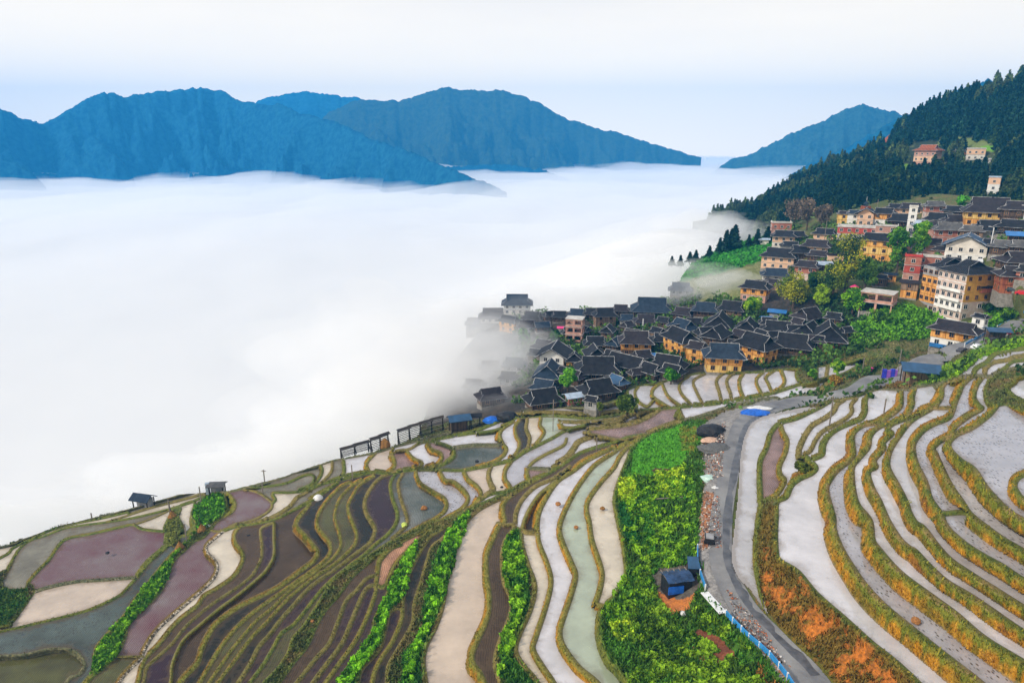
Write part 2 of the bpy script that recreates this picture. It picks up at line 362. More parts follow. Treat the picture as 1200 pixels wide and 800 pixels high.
# flood fill by runs
par = [0]
def find(a):
    while par[a] != a: par[a] = par[par[a]]; a = par[a]
    return a
lab = np.zeros((RH, RW), np.int32); prev = None
for y in range(RH):
    free = lab0[y] == 0; e = np.flatnonzero(np.diff(np.concatenate([[0], free.astype(int), [0]])))
    for s, t in zip(e[::2], e[1::2]):
        up = np.unique(lab[y - 1, s:t]) if y else []; up = [u for u in up if u > 0]
        if up:
            r = find(up[0])
            for u in up[1:]:
                q = find(u)
                if q != r: par[q] = r
        else: par.append(len(par)); r = len(par) - 1
        lab[y, s:t] = r
root = np.array([find(i) for i in range(len(par))]); lab = root[lab]
# nearest bund for every cell (jump flooding), and labels spread under the thin lines
yy, xx = np.mgrid[0:RH, 0:RW].astype(np.float32)
has = seg >= 0; NX = np.where(has, xx, -9999).astype(np.float32); NY = np.where(has, yy, -9999).astype(np.float32); NS = seg.copy()
D2 = (NX - xx) ** 2 + (NY - yy) ** 2
for st in (64, 32, 16, 8, 4, 2, 1, 1):
    for dy in (-st, 0, st):
        for dx in (-st, 0, st):
            if not (dx or dy): continue
            a = np.roll(NX, (dy, dx), (0, 1)); b = np.roll(NY, (dy, dx), (0, 1)); s = np.roll(NS, (dy, dx), (0, 1))
            d = (a - xx) ** 2 + (b - yy) ** 2; m = d < D2
            D2[m] = d[m]; NX[m] = a[m]; NY[m] = b[m]; NS[m] = s[m]
for it in range(3):
    for dy, dx in ((0, 1), (0, -1), (1, 0), (-1, 0)):
        s = np.roll(lab, (dy, dx), (0, 1)); m = (lab <= 0) & (s > 0); lab[m] = s[m]
def lookup(px, py, A):
    return A[np.clip(np.round(py - RY0).astype(int), 0, RH - 1), np.clip(np.round(px - RX0).astype(int), 0, RW - 1)]
# what lies in which field.  dry ground by a point inside it:
DRY = '100,560 -80,600 0,600 700,460 760,430 760,620 850,500 1000,458 930,720 980,780 896,620 1060,440 1120,420 1180,400 1166,460 20,702 0,715 244,600 205,615 187,672 169,700 602,680 606,690 600,640 590,770 1000,445 952,440 1000,840 512,690 509,672 450,710 470,672 425,770'
DRY = [tuple(float(v) for v in s.split(',')) for s in DRY.split()]
area = np.bincount(lab.ravel(), minlength=len(par))
dry = set()
for x, y in DRY: dry.add(int(lookup(np.array(x), np.array(y), lab)))
zb = rays(xx + RX0, yy + RY0)[2] / wbase(xx + RX0, yy + RY0)
zsum = np.bincount(lab.ravel(), weights=zb.ravel(), minlength=len(par)); level = zsum / np.maximum(area, 1)
z2s = np.bincount(lab.ravel(), weights=zb.ravel() ** 2, minlength=len(par)); level = level - 1.0 * np.sqrt(np.maximum(z2s / np.maximum(area, 1) - level ** 2, 0))
isdry = np.zeros(len(par), bool); isdry[list(dry)] = True; isdry[area < 14] = True; isdry[0] = True
# ------------------------------------------------------------------ height at any pixel direction
LOOK = [l[1] for l in LINES]
segz = 0
def field(px, py):
    sh = px.shape; px = px.ravel(); py = py.ravel()
    inside = (py > RY0 + 3) & (py < RY0 + RH - 3) & (px > RX0 + 1) & (px < RX0 + RW - 12)
    zg = zbase(px, py)
    s = lookup(px, py, NS); s0 = s.copy(); best = np.full(len(px), 1e9); FX = np.zeros(len(px)); FY = np.zeros(len(px)); SI = s.copy()
    for k in (-2, -1, 0, 1, 2):
        c = np.clip(s0 + k, 0, len(SA) - 1); c = np.where(SL[c] == SL[s0], c, s0)
        a = SA[c]; ab = SB[c] - a; t = np.clip(((px - a[:, 0]) * ab[:, 0] + (py - a[:, 1]) * ab[:, 1]) / ((ab ** 2).sum(1) + 1e-9), 0, 1)
        fx = a[:, 0] + ab[:, 0] * t; fy = a[:, 1] + ab[:, 1] * t; d = (px - fx) ** 2 + (py - fy) ** 2; m = d < best
        best[m] = d[m]; FX[m] = fx[m]; FY[m] = fy[m]; SI[m] = c[m]
    d = np.sqrt(best); nx = px - FX; ny = py - FY; ln_ = np.maximum(d, 1e-6); nx /= ln_; ny /= ln_
    ab = SB[SI] - SA[SI]; l2 = np.sqrt((ab ** 2).sum(1)) + 1e-9; gx = -ab[:, 1] / l2; gy = ab[:, 0] / l2
    sg = np.where(gx * nx + gy * ny >= 0, 1, -1); nx = np.where(d < 1.2, gx * sg, nx); ny = np.where(d < 1.2, gy * sg, ny)
    dd = np.maximum(d, 2.2)
    own = lookup(FX + nx * dd, FY + ny * dd, lab); oth = lookup(FX - nx * 2.4, FY - ny * 2.4, lab)
    zo = np.where(isdry[own], zg, level[own]); zt = np.where(isdry[oth], zg, level[oth])
    dep = 1 / wbase(px, py)
    look = np.array([ord(c[0]) for c in LOOK])[SL[SI]]
    road = look == ord('x')
    # bund crest about 0.35 m wide, 0.22 m high
    ppm = F / dep
    thin = np.clip((px - 60) / 500, 0, 1) * .45 + .55
    cw = np.clip(.22 * ppm * thin, .7, 3.2); crest = np.where(road, 0.0, .24 * thin)
    diff = zt + 0.0 - zo                                   # >0: own side is the lower one
    hp = np.abs(diff) * ppm                                # height of the step in pixels
    wr = hp * np.where(ny > 0, np.clip(ny, 0, 1) * .95, .25 * np.abs(ny)) + hp * np.where(px > 860, .62, .40) * np.abs(nx) + np.where(px > 860, 1.5, .8)
    wr = np.clip(wr, cw * 1.2, 46)
    k = np.clip((d - cw * .6) / wr, 0, 1); prof = 1 - k * k * (3 - 2 * k)
    low = diff > 0.05
    z = np.where(low, zo + (diff + crest) * prof, zo + crest * np.exp(-(d / cw) ** 2.0 * .7))
    z = np.where(road, zo - np.where(isdry[own], 0, .07), z)
    wet = ~isdry[own]
    z = np.where(wet & ~road, z - .09 * np.clip((d - cw) / 2, 0, 1), z)
    out = ~inside
    z = np.where(out, zg, z)
    riser = np.where(low & ~road, prof * (k < 1), 0); riser = np.where(out, 0, riser)
    crestm = np.where(road | out, 0, np.exp(-(d / (cw * 1.15)) ** 2))
    return dict(z=z.reshape(sh), own=np.where(out, 0, own).reshape(sh), riser=riser.reshape(sh), crest=crestm.reshape(sh), look=look.reshape(sh), d=d.reshape(sh), dz=np.abs(diff).reshape(sh), step=hp.reshape(sh))
# ------------------------------------------------------------------ terrain mesh, finer near the viewer
TOPC = pts('-260,712 -120,676 -90,668 0,642 66,618 150,597 210,580 266,576 330,560 388,540 440,530 470,521 490,512 505,470 530,425 560,392 600,372 640,366 700,366 760,362 785,350 798,328 812,308 860,286 905,276 930,262 1000,246 1050,232 1100,228 1200,236 1300,244 1430,248')
px1 = np.concatenate([np.arange(-240, -100, 4.0), np.arange(-100, 1290, 1.2), np.arange(1290, 1410, 4.0)]); ytop = np.interp(px1, TOPC[:, 0], TOPC[:, 1]) - 1.0
NR = 460; u = np.linspace(0, 1, NR)[:, None]
PY = ytop[None] + (905 - ytop[None]) * (u * .75 + .25 * u * u); PX = np.broadcast_to(px1[None], PY.shape)
fd = field(PX, PY)
dx, dy, dz = rays(PX, PY)
t = fd['z'] / dz; t0 = 1 / wbase(PX, PY)
Xw = dx * t; Yw = dy * t; Zw = fd['z'].copy()
rough = np.clip(fd['riser'] * 1.2, 0, 1) + np.where(isdry[fd['own']], 1.0, 0)
n1 = fbm(Xw * .9, Yw * .9, 4, 3) - .5; n2 = fbm(Xw * 3.1, Yw * 3.1, 3, 9) - .5
ROADM = None
# ------------------------------------------------------------------ ground colours (albedo), in patches with ragged edges
def inpoly(px, py, P):
    r = np.zeros(px.shape, bool); j = len(P) - 1
    for i in range(len(P)):
        xi, yi = P[i]; xj, yj = P[j]
        c = ((yi > py) != (yj > py)) & (px < (xj - xi) * (py - yi) / (yj - yi + 1e-9) + xi)
        r ^= c; j = i
    return r
def mixc(A, m, c):
    m = np.clip(m, 0, 1)[..., None]; return A * (1 - m) + np.array(c) * m
wob = np.clip(t0 / 60, .4, 3)
wx = (fbm(Xw * .8, Yw * .8, 3, 21) - .5) * 14 / wob; wy = (fbm(Xw * .8, Yw * .8, 3, 31) - .5) * 14 / wob
col = np.zeros(PX.shape + (3,)); g1 = fbm(Xw * .35, Yw * .35, 4, 5); g2 = fbm(Xw * 1.7, Yw * 1.7, 3, 6); g3 = fbm(Xw * 6, Yw * 6, 2, 7)
col[:] = (.085, .10, .03)
col = mixc(col, (g1 - .45) * 4, (.16, .12, .05)); col = mixc(col, (g2 - .55) * 3, (.10, .16, .03))
PATCH = [  # outline, colour, second colour, grass height (m)
 ('704,480 728,466 770,449 860,436 936,431 1045,417 1060,405 1000,360 900,330 840,330 700,345 560,370 500,400 500,500 600,486', (.075, .058, .045), (.035, .034, .03), .1),
 # dry terraces and meadow under the village
 ('936,431 900,425 905,412 925,404 985,402 1010,412 1045,417 1008,421 958,430', (.17, .13, .04), (.08, .09, .02), .25),
 ('985,402 1000,380 1018,362 1060,352 1095,365 1130,378 1120,384 1085,400 1060,416 1045,418 1010,414', (.10, .24, .02), (.05, .10, .02), .5),
 ('1008,418 1012,400 1050,388 1095,386 1098,402 1062,418 1040,420', (.19, .17, .07), (.09, .12, .03), .2),
 ('785,325 800,308 860,284 905,272 912,286 895,305 850,318 800,330', (.06, .26, .03), (.04, .13, .03), .3),
 ('850,320 895,306 905,320 890,345 860,350 820,352 800,330', (.22, .22, .09), (.13, .15, .05), .1),
 ('1128,378 1150,372 1200,352 1200,380 1165,385 1150,396', (.16, .22, .04), (.07, .09, .03), .5),
 ('1060,450 1085,428 1118,425 1150,405 1200,392 1290,372 1290,398 1200,406 1165,412 1147,417 1125,440 1098,448', (.20, .34, .02), (.10, .20, .02), .3),
 ('1010,452 1026,446 1060,446 1072,452 1056,457 1035,457', (.12, .13, .03), (.22, .10, .03), .4),
 # green spur between the middle paddies and the road
 ('700,545 760,505 800,494 830,492 824,560 818,640 822,690 850,726 880,756 925,803 960,870 700,870 690,700', (.07, .20, .02), (.05, .10, .015), .45),
 ('755,512 800,496 808,520 800,545 760,560 738,556 742,530', (.10, .34, .02), (.07, .24, .02), .24),
 ('724,590 748,588 752,632 735,640 726,630', (.03, .15, .02), (.02, .10, .02), .3),
 ('722,560 745,566 746,588 722,588', (.24, .26, .02), (.10, .22, .02), .4),
 ('752,592 765,590 768,650 757,660', (.08, .27, .02), (.05, .17, .02), .3),
 ('768,555 800,550 802,578 770,582', (.18, .36, .03), (.08, .22, .02), .5),
 ('796,500 818,500 815,530 798,528', (.26, .20, .03), (.10, .20, .02), .3),
 ('766,550 786,550 784,559 766,559', (.10, .05, .03), (.06, .04, .03), .05),
 ('770,692 806,682 812,700 808,716 770,722', (.50, .17, .04), (.36, .13, .05), .05),
 ('797,745 822,736 850,752 868,775 852,785 812,772', (.24, .08, .04), (.14, .05, .03), .05),
 ('762,668 800,662 812,650 818,640 820,690 800,702 770,692', (.13, .12, .10), (.08, .06, .05), .05),
 # road shoulder: gravel, rubble, clay
 ('823,498 845,484 872,476 905,466 950,460 955,470 900,482 872,496 858,520 852,560 850,620 855,670 885,716 930,765 960,800 990,870 950,870 921,801 878,752 850,724 830,702 822,690 818,640 826,570', (.30, .285, .27), (.20, .19, .185), .04),
 ('824,500 850,498 848,524 826,522', (.08, .08, .085), (.05, .05, .05), .05),
 ('825,578 840,582 842,640 822,648 820,610', (.42, .19, .09), (.26, .15, .10), .12),
 ('852,690 862,692 888,722 930,770 950,800 925,800 880,752', (.42, .26, .16), (.30, .20, .14), .03),
 ('895,498 912,494 920,520 916,562 904,584 893,580 891,545 903,510', (.20, .19, .05), (.10, .12, .02), .25),
 # orange clay bank
 ('892,590 912,590 912,650 957,696 1022,754 1060,785 1130,860 1040,860 974,793 925,741 894,705 886,650', (.17, .11, .02), (.10, .09, .02), .3),
 ('1040,440 1060,430 1100,424 1090,432 1062,442 1045,446', (.30, .28, .26), (.22, .2, .19), .02),
 ('-100,700 0,692 12,691 34,690 30,712 0,733 -100,745', (.05, .14, .02), (.10, .16, .02), .3),
 ('-100,668 0,641 20,634 66,617 70,619 30,634 0,655 -100,690', (.06, .12, .03), (.12, .14, .06), .3),
 ('225,600 234,588 250,579 262,580 264,596 256,608 243,618 232,621', (.08, .22, .02), (.05, .14, .02), .5),
 ('232,590 246,588 254,600 236,603', (.09, .06, .03), (.06, .05, .03), .1),
 ('550,596 552,606 540,640 528,672 518,712 505,740 494,790 484,840 462,840 474,770 496,737 497,712 503,680 512,650 530,612', (.08, .24, .02), (.04, .13, .02), .5),
 ('492,634 484,662 472,705 456,716 451,745 425,782 410,850 385,850 400,795 436,742 452,700 462,676 476,652', (.09, .26, .02), (.05, .16, .02), .4),
 ('590,618 606,616 614,640 622,700 612,730 602,770 632,800 670,860 600,860 584,790 586,750 599,720 590,680', (.08, .24, .02), (.05, .14, .02), .5),
 ('232,621 205,652 196,680 174,708 150,734 138,768 105,800 100,792 115,765 140,730 166,690 200,650', (.16, .30, .03), (.08, .22, .02), .4),
 ('192,602 206,598 210,606 210,628 202,636 194,624', (.22, .24, .05), (.14, .16, .04), .3),
]
gh = np.full(PX.shape, .25)
for s, c1, c2, h in PATCH:
    P = pts(s); x0, y0 = P.min(0) - 12; x1, y1 = P.max(0) + 12
    m = (PX > x0) & (PX < x1) & (PY > y0) & (PY < y1)
    idx = np.where(m); q = inpoly(PX[idx] + wx[idx], PY[idx] + wy[idx], P); idx = (idx[0][q], idx[1][q])
    k = np.clip((g2[idx] * .6 + g1[idx] * .4 - .38) * 4.5, 0, 1)[:, None]
    col[idx] = np.array(c1) * (1 - k) + np.array(c2) * k; gh[idx] = h
# raw clay breaking through the grass of the roadside bank
ow = sum(np.exp(-((PX - a) / ra) ** 2 - ((PY - b) / rb) ** 2) for a, b, ra, rb in ((902, 680, 15, 20), (918, 698, 14, 12), (950, 722, 20, 20), (965, 735, 16, 14), (1010, 775, 24, 22), (1040, 800, 22, 22), (985, 790, 14, 16)))
ok_ = (~isdry[fd['own']] == False) & (PX > 886) & (PX < 1100) & (PY > 640)
ow = np.clip((ow * .8 + (g2 - .5) * 2.6 + (g1 - .5) * 1.2 + (g3 - .5) * 1.2 - .34) * 1.8, 0, 1) * ok_
col = mixc(col, ow, (.50, .16, .025)); col = mixc(col, ow * np.clip((g3 - .46) * 5, 0, 1), (.24, .09, .02)); gh = np.where(ow > .7, .15, gh)
# paddy beds, bunds and risers
wetv = ~isdry[fd['own']]
bed = np.array((.17, .14, .10)); col[wetv] = bed
gold = mixc(mixc(np.zeros(col.shape) + (.40, .19, .012), (g2 - .42) * 5, (.15, .12, .012)), (g3 - .5) * 4, (.52, .27, .03))
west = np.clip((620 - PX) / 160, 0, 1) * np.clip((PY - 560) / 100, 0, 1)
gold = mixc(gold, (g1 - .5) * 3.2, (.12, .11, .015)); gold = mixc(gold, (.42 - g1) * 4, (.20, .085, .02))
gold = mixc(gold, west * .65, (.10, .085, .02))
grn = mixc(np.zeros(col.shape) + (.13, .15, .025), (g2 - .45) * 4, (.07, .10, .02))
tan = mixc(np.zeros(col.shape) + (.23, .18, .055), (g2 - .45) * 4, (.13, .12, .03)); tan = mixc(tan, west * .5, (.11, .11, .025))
darkl = mixc(np.zeros(col.shape) + (.17, .16, .08), (g2 - .45) * 4, (.10, .11, .05))
stone = mixc(np.zeros(col.shape) + (.10, .085, .06), (g3 - .5) * 9, (.62, .55, .45))
lk = fd['look']
def sel(c): return np.isin(lk, [ord(q) for q in c])
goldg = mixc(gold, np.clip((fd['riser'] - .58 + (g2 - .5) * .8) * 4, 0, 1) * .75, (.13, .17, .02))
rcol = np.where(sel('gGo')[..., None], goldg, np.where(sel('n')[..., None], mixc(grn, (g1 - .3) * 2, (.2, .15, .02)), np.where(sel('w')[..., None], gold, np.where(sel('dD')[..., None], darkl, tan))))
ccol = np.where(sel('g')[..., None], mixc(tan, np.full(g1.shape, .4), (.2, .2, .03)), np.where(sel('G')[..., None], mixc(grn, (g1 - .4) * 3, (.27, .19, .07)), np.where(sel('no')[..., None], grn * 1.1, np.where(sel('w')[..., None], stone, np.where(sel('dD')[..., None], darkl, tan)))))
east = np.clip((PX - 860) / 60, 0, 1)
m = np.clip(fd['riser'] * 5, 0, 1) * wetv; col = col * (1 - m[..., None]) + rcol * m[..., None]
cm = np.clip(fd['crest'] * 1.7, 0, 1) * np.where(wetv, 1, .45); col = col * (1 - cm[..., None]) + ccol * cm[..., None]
# small-scale relief: tufts on risers and banks
amp = np.where(wetv, np.clip(fd['riser'], 0, 1) * .35 * np.clip(fd['dz'], .3, 1.6), gh * .8 + 0.02)
amp = amp * np.where(lk == ord('x'), np.where(wetv, 0, np.clip(fd['d'] / 6, 0, 1)), 1)
Zw = Zw + (n1 * .9 + n2 * .7) * amp * np.clip(t0 / 90, .6, 1.6)
# flatten for the road, built later as its own sheet just above
ROADC = pts('985,860,3.8 947,793,3.6 905,748,3.5 876,717,3.4 858,688,3.2 846,655,3.1 845,610,3.0 853,560,3.0 862,520,3.2 874,493,3.6 902,479,4.2 950,470,5 990,461,5.4 1030,448,5.6 1066,438,7 1096,424,7.5 1120,411,6.5 1142,402,5 1172,390,5 1200,379,5.2 1240,366,5.4 1290,350,5.5'.replace(',6.4', ',6.4'))
def road_points():
    c = crom(ROADC[:, :2], 6); w = crom(np.stack([ROADC[:, 2], ROADC[:, 2]], 1), 6)[:, 0]
    P = np.array([at(a, b) for a, b in c]); P[:, 2] -= CAMZ
    k = np.ones(9) / 9; zz = np.convolve(np.pad(P[:, 2], 4, mode='edge'), k, 'valid'); P[:, 2] = zz
    return P, w
RP, RWD = road_points()
def near_road(X, Y):
    d = np.full(X.shape, 1e9); zr = np.zeros(X.shape); ww = np.zeros(X.shape)
    for i in range(len(RP) - 1):
        a = RP[i, :2]; b = RP[i + 1, :2]; ab = b - a; tt = np.clip(((X - a[0]) * ab[0] + (Y - a[1]) * ab[1]) / (ab @ ab + 1e-9), 0, 1)
        dd = np.hypot(X - a[0] - ab[0] * tt, Y - a[1] - ab[1] * tt); m = dd < d
        d = np.where(m, dd, d); zr = np.where(m, RP[i, 2] + (RP[i + 1, 2] - RP[i, 2]) * tt, zr); ww = np.where(m, RWD[i], ww)
    return d, zr, ww
mR = (PX > 790) & (PY > 330)
idx = np.where(mR); dR, zR, wR = near_road(Xw[idx], Yw[idx])
kk = np.clip((dR - wR / 2) / 2.5, 0, 1); kk = kk * kk * (3 - 2 * kk); kk = np.where(wetv[idx], np.clip((dR - wR / 2) / .6, 0, 1), kk)
Zw[idx] = Zw[idx] * kk + (zR - .06) * (1 - kk)
# ------------------------------------------------------------------ slope that falls away beyond the terraces, and the mesh itself
nc = PX.shape[1]; SK = 16
h = np.hypot(Xw[0], Yw[0]); ux = Xw[0] / h; uy = Yw[0] / h
srow = []
for k in range(SK, 0, -1):
    s = 3.0 * k + .5 * k * k; drop = s * .95 + 1.5
    srow.append((Xw[0] + ux * s, Yw[0] + uy * s, Zw[0] - drop * np.clip(1.0, 0, 1) + (fbm(Xw[0] * .2 + k, Yw[0] * .2, 3, 8) - .5) * min(k, 5)))
VX = np.vstack([np.array([s[0] for s in srow]), Xw]); VY = np.vstack([np.array([s[1] for s in srow]), Yw]); VZ = np.vstack([np.array([s[2] for s in srow]), Zw])
cc = np.concatenate([np.broadcast_to(np.array((.09, .11, .05)), (SK, nc, 3)), col], 0)
V = np.stack([VX, VY, VZ + CAMZ], -1).reshape(-1, 3)
nr = VX.shape[0]; ii = np.arange(nr * nc).reshape(nr, nc)
Q = np.stack([ii[:-1, :-1], ii[1:, :-1], ii[1:, 1:], ii[:-1, 1:]], -1).reshape(-1, 4)
tm = bpy.data.materials.new('ground_earth_and_grass'); tm.use_nodes = True; n_ = tm.node_tree.nodes; l_ = tm.node_tree.links
b_ = n_['Principled BSDF']; b_.inputs['Roughness'].default_value = .9; b_.inputs['Specular IOR Level'].default_value = .15
va = n_.new('ShaderNodeVertexColor'); va.layer_name = 'albedo'
tx = n_.new('ShaderNodeTexCoord'); nn = n_.new('ShaderNodeTexNoise'); nn.inputs['Scale'].default_value = 3.5; nn.inputs['Detail'].default_value = 8; nn.inputs['Roughness'].default_value = .7
l_.new(tx.outputs['Object'], nn.inputs[0]); mr = n_.new('ShaderNodeMapRange'); mr.inputs[1].default_value = .3; mr.inputs[2].default_value = .7; mr.inputs[3].default_value = .55; mr.inputs[4].default_value = 1.45
l_.new(nn.outputs[0], mr.inputs[0]); mm = n_.new('ShaderNodeVectorMath'); mm.operation = 'SCALE'
l_.new(va.outputs[0], mm.inputs[0]); l_.new(mr.outputs[0], mm.inputs['Scale']); l_.new(mm.outputs[0], b_.inputs[0])
bp = n_.new('ShaderNodeBump'); bp.inputs['Strength'].default_value = .8; bp.inputs['Distance'].default_value = .15; l_.new(nn.outputs[0], bp.inputs['Height']); l_.new(bp.outputs[0], b_.inputs['Normal'])
me = quad_mesh('ground', V, Q, {'albedo': cc.reshape(-1, 3)}); ground = link('ground', me, tm, kind='structure', smooth=True)
# ------------------------------------------------------------------ water standing in every field
# bed / water colours by place: pale silt, lavender, weed, peat
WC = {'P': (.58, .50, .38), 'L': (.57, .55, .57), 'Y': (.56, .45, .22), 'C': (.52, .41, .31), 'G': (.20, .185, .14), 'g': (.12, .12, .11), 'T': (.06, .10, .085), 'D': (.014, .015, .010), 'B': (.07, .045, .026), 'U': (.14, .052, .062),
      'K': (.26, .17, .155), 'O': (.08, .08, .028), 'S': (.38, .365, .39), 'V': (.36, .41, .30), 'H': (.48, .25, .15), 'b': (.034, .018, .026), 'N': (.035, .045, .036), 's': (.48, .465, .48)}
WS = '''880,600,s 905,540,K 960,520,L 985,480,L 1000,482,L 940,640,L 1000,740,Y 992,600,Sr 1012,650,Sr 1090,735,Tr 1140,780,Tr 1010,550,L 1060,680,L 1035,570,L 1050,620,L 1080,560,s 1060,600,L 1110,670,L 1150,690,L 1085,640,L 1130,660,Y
1100,550,Sr 1120,470,Sr 1115,505,Sr 1140,475,Lr 1150,480,sr 1125,540,sr 1140,625,Sr 1180,660,Sr 1150,600,L 1110,530,L 1190,530,Sr 1190,465,L 1190,425,L 1150,420,L 1165,420,s 1165,430,L 1170,425,L 1100,465,s 1090,460,L 1040,470,Lr 1032,470,L 1050,470,s 1030,500,Lr
715,640,P 680,620,Vg 690,720,Y 650,600,L 650,640,P 625,650,P 640,690,P 635,575,L 560,640,C 550,700,P 530,780,Y 580,750,B 585,680,B 600,600,B 620,580,T
510,680,O 475,760,O 500,650,D 480,690,br 455,740,br 470,640,H 460,650,H 490,627,C 450,760,br 440,735,U 436,705,b 430,712,b 420,720,O 405,760,G 440,665,B 420,680,Dr 400,700,br 385,740,br 370,760,br 370,690,b 350,720,Or 345,715,O 360,700,b 350,700,D 335,740,Or 325,715,O 330,700,O 320,740,G 305,760,b 300,740,D 290,770,Or 300,710,D 285,740,br 275,730,b 265,770,br 300,706,b 260,740,b 290,695,B
250,712,b 220,760,b 320,640,G 345,640,T 338,620,D 300,670,G 270,710,G 250,720,O 215,790,G 290,640,T 290,655,Dr 260,700,b 245,720,g 190,770,g 262,650,P 265,640,G 220,660,U 235,650,K 215,690,U 160,750,B 150,790,O 120,650,U 140,640,U 90,660,U 180,640,U 110,700,C 60,720,P 40,745,Nr 100,740,Nr 150,700,Nr 10,760,Nr 40,790,O
30,660,G 90,630,G 70,624,P 170,622,P 180,606,P 150,606,P 180,596,P 215,590,P 220,610,P 240,592,P 20,650,P 0,665,P 5,680,P 30,640,P 100,618,P 290,590,U 280,600,T 300,585,T 262,600,G 340,590,P 300,603,P 345,582,G 320,600,G 350,562,G 330,572,G 350,570,G 380,565,G 385,556,P 398,552,P 420,550,L 370,600,U 355,630,T 330,650,D 450,545,C 480,540,K 470,540,S 490,545,K 500,530,L 510,535,K 525,535,K 540,517,L 560,535,T 520,540,L 570,525,T 500,525,U
390,620,Sr 383,600,Sr 405,620,Dr 400,590,G 403,600,Dr 420,600,L 415,570,S 426,625,B 425,600,K 430,640,B 450,600,G 445,570,G 462,600,T 475,590,T 485,600,T 500,600,G 490,590,T 510,560,Sr 530,590,br 525,575,br 540,560,Sr 550,575,S 555,590,L 560,560,C 585,560,P 605,560,S 610,550,S 590,540,L 640,520,L 650,530,L 660,520,L 690,514,L 670,520,L 630,550,K 612,510,Dr 627,500,P 625,515,L 645,500,V 650,498,V 598,510,L 595,500,L 570,520,L 640,545,S 570,500,L 760,495,Kr 740,505,Kr 720,508,Kr 730,493,L 700,514,L 770,468,s 805,455,L 832,455,L 775,460,K'''
seeds = [(float(a), float(b), c) for a, b, c in (s.split(',') for s in WS.split())]
regs = [r for r in range(1, len(par)) if root[r] == r and area[r] > 0 and not isdry[r]]
cxs = np.bincount(lab.ravel(), weights=xx.ravel(), minlength=len(par)) / np.maximum(area, 1) + RX0
cys = np.bincount(lab.ravel(), weights=yy.ravel(), minlength=len(par)) / np.maximum(area, 1) + RY0
rc = {}
for x, y, c in seeds:
    r = int(lookup(np.array(x), np.array(y), lab))
    if r in regs or (0 < r and not isdry[r]): rc.setdefault(r, c)
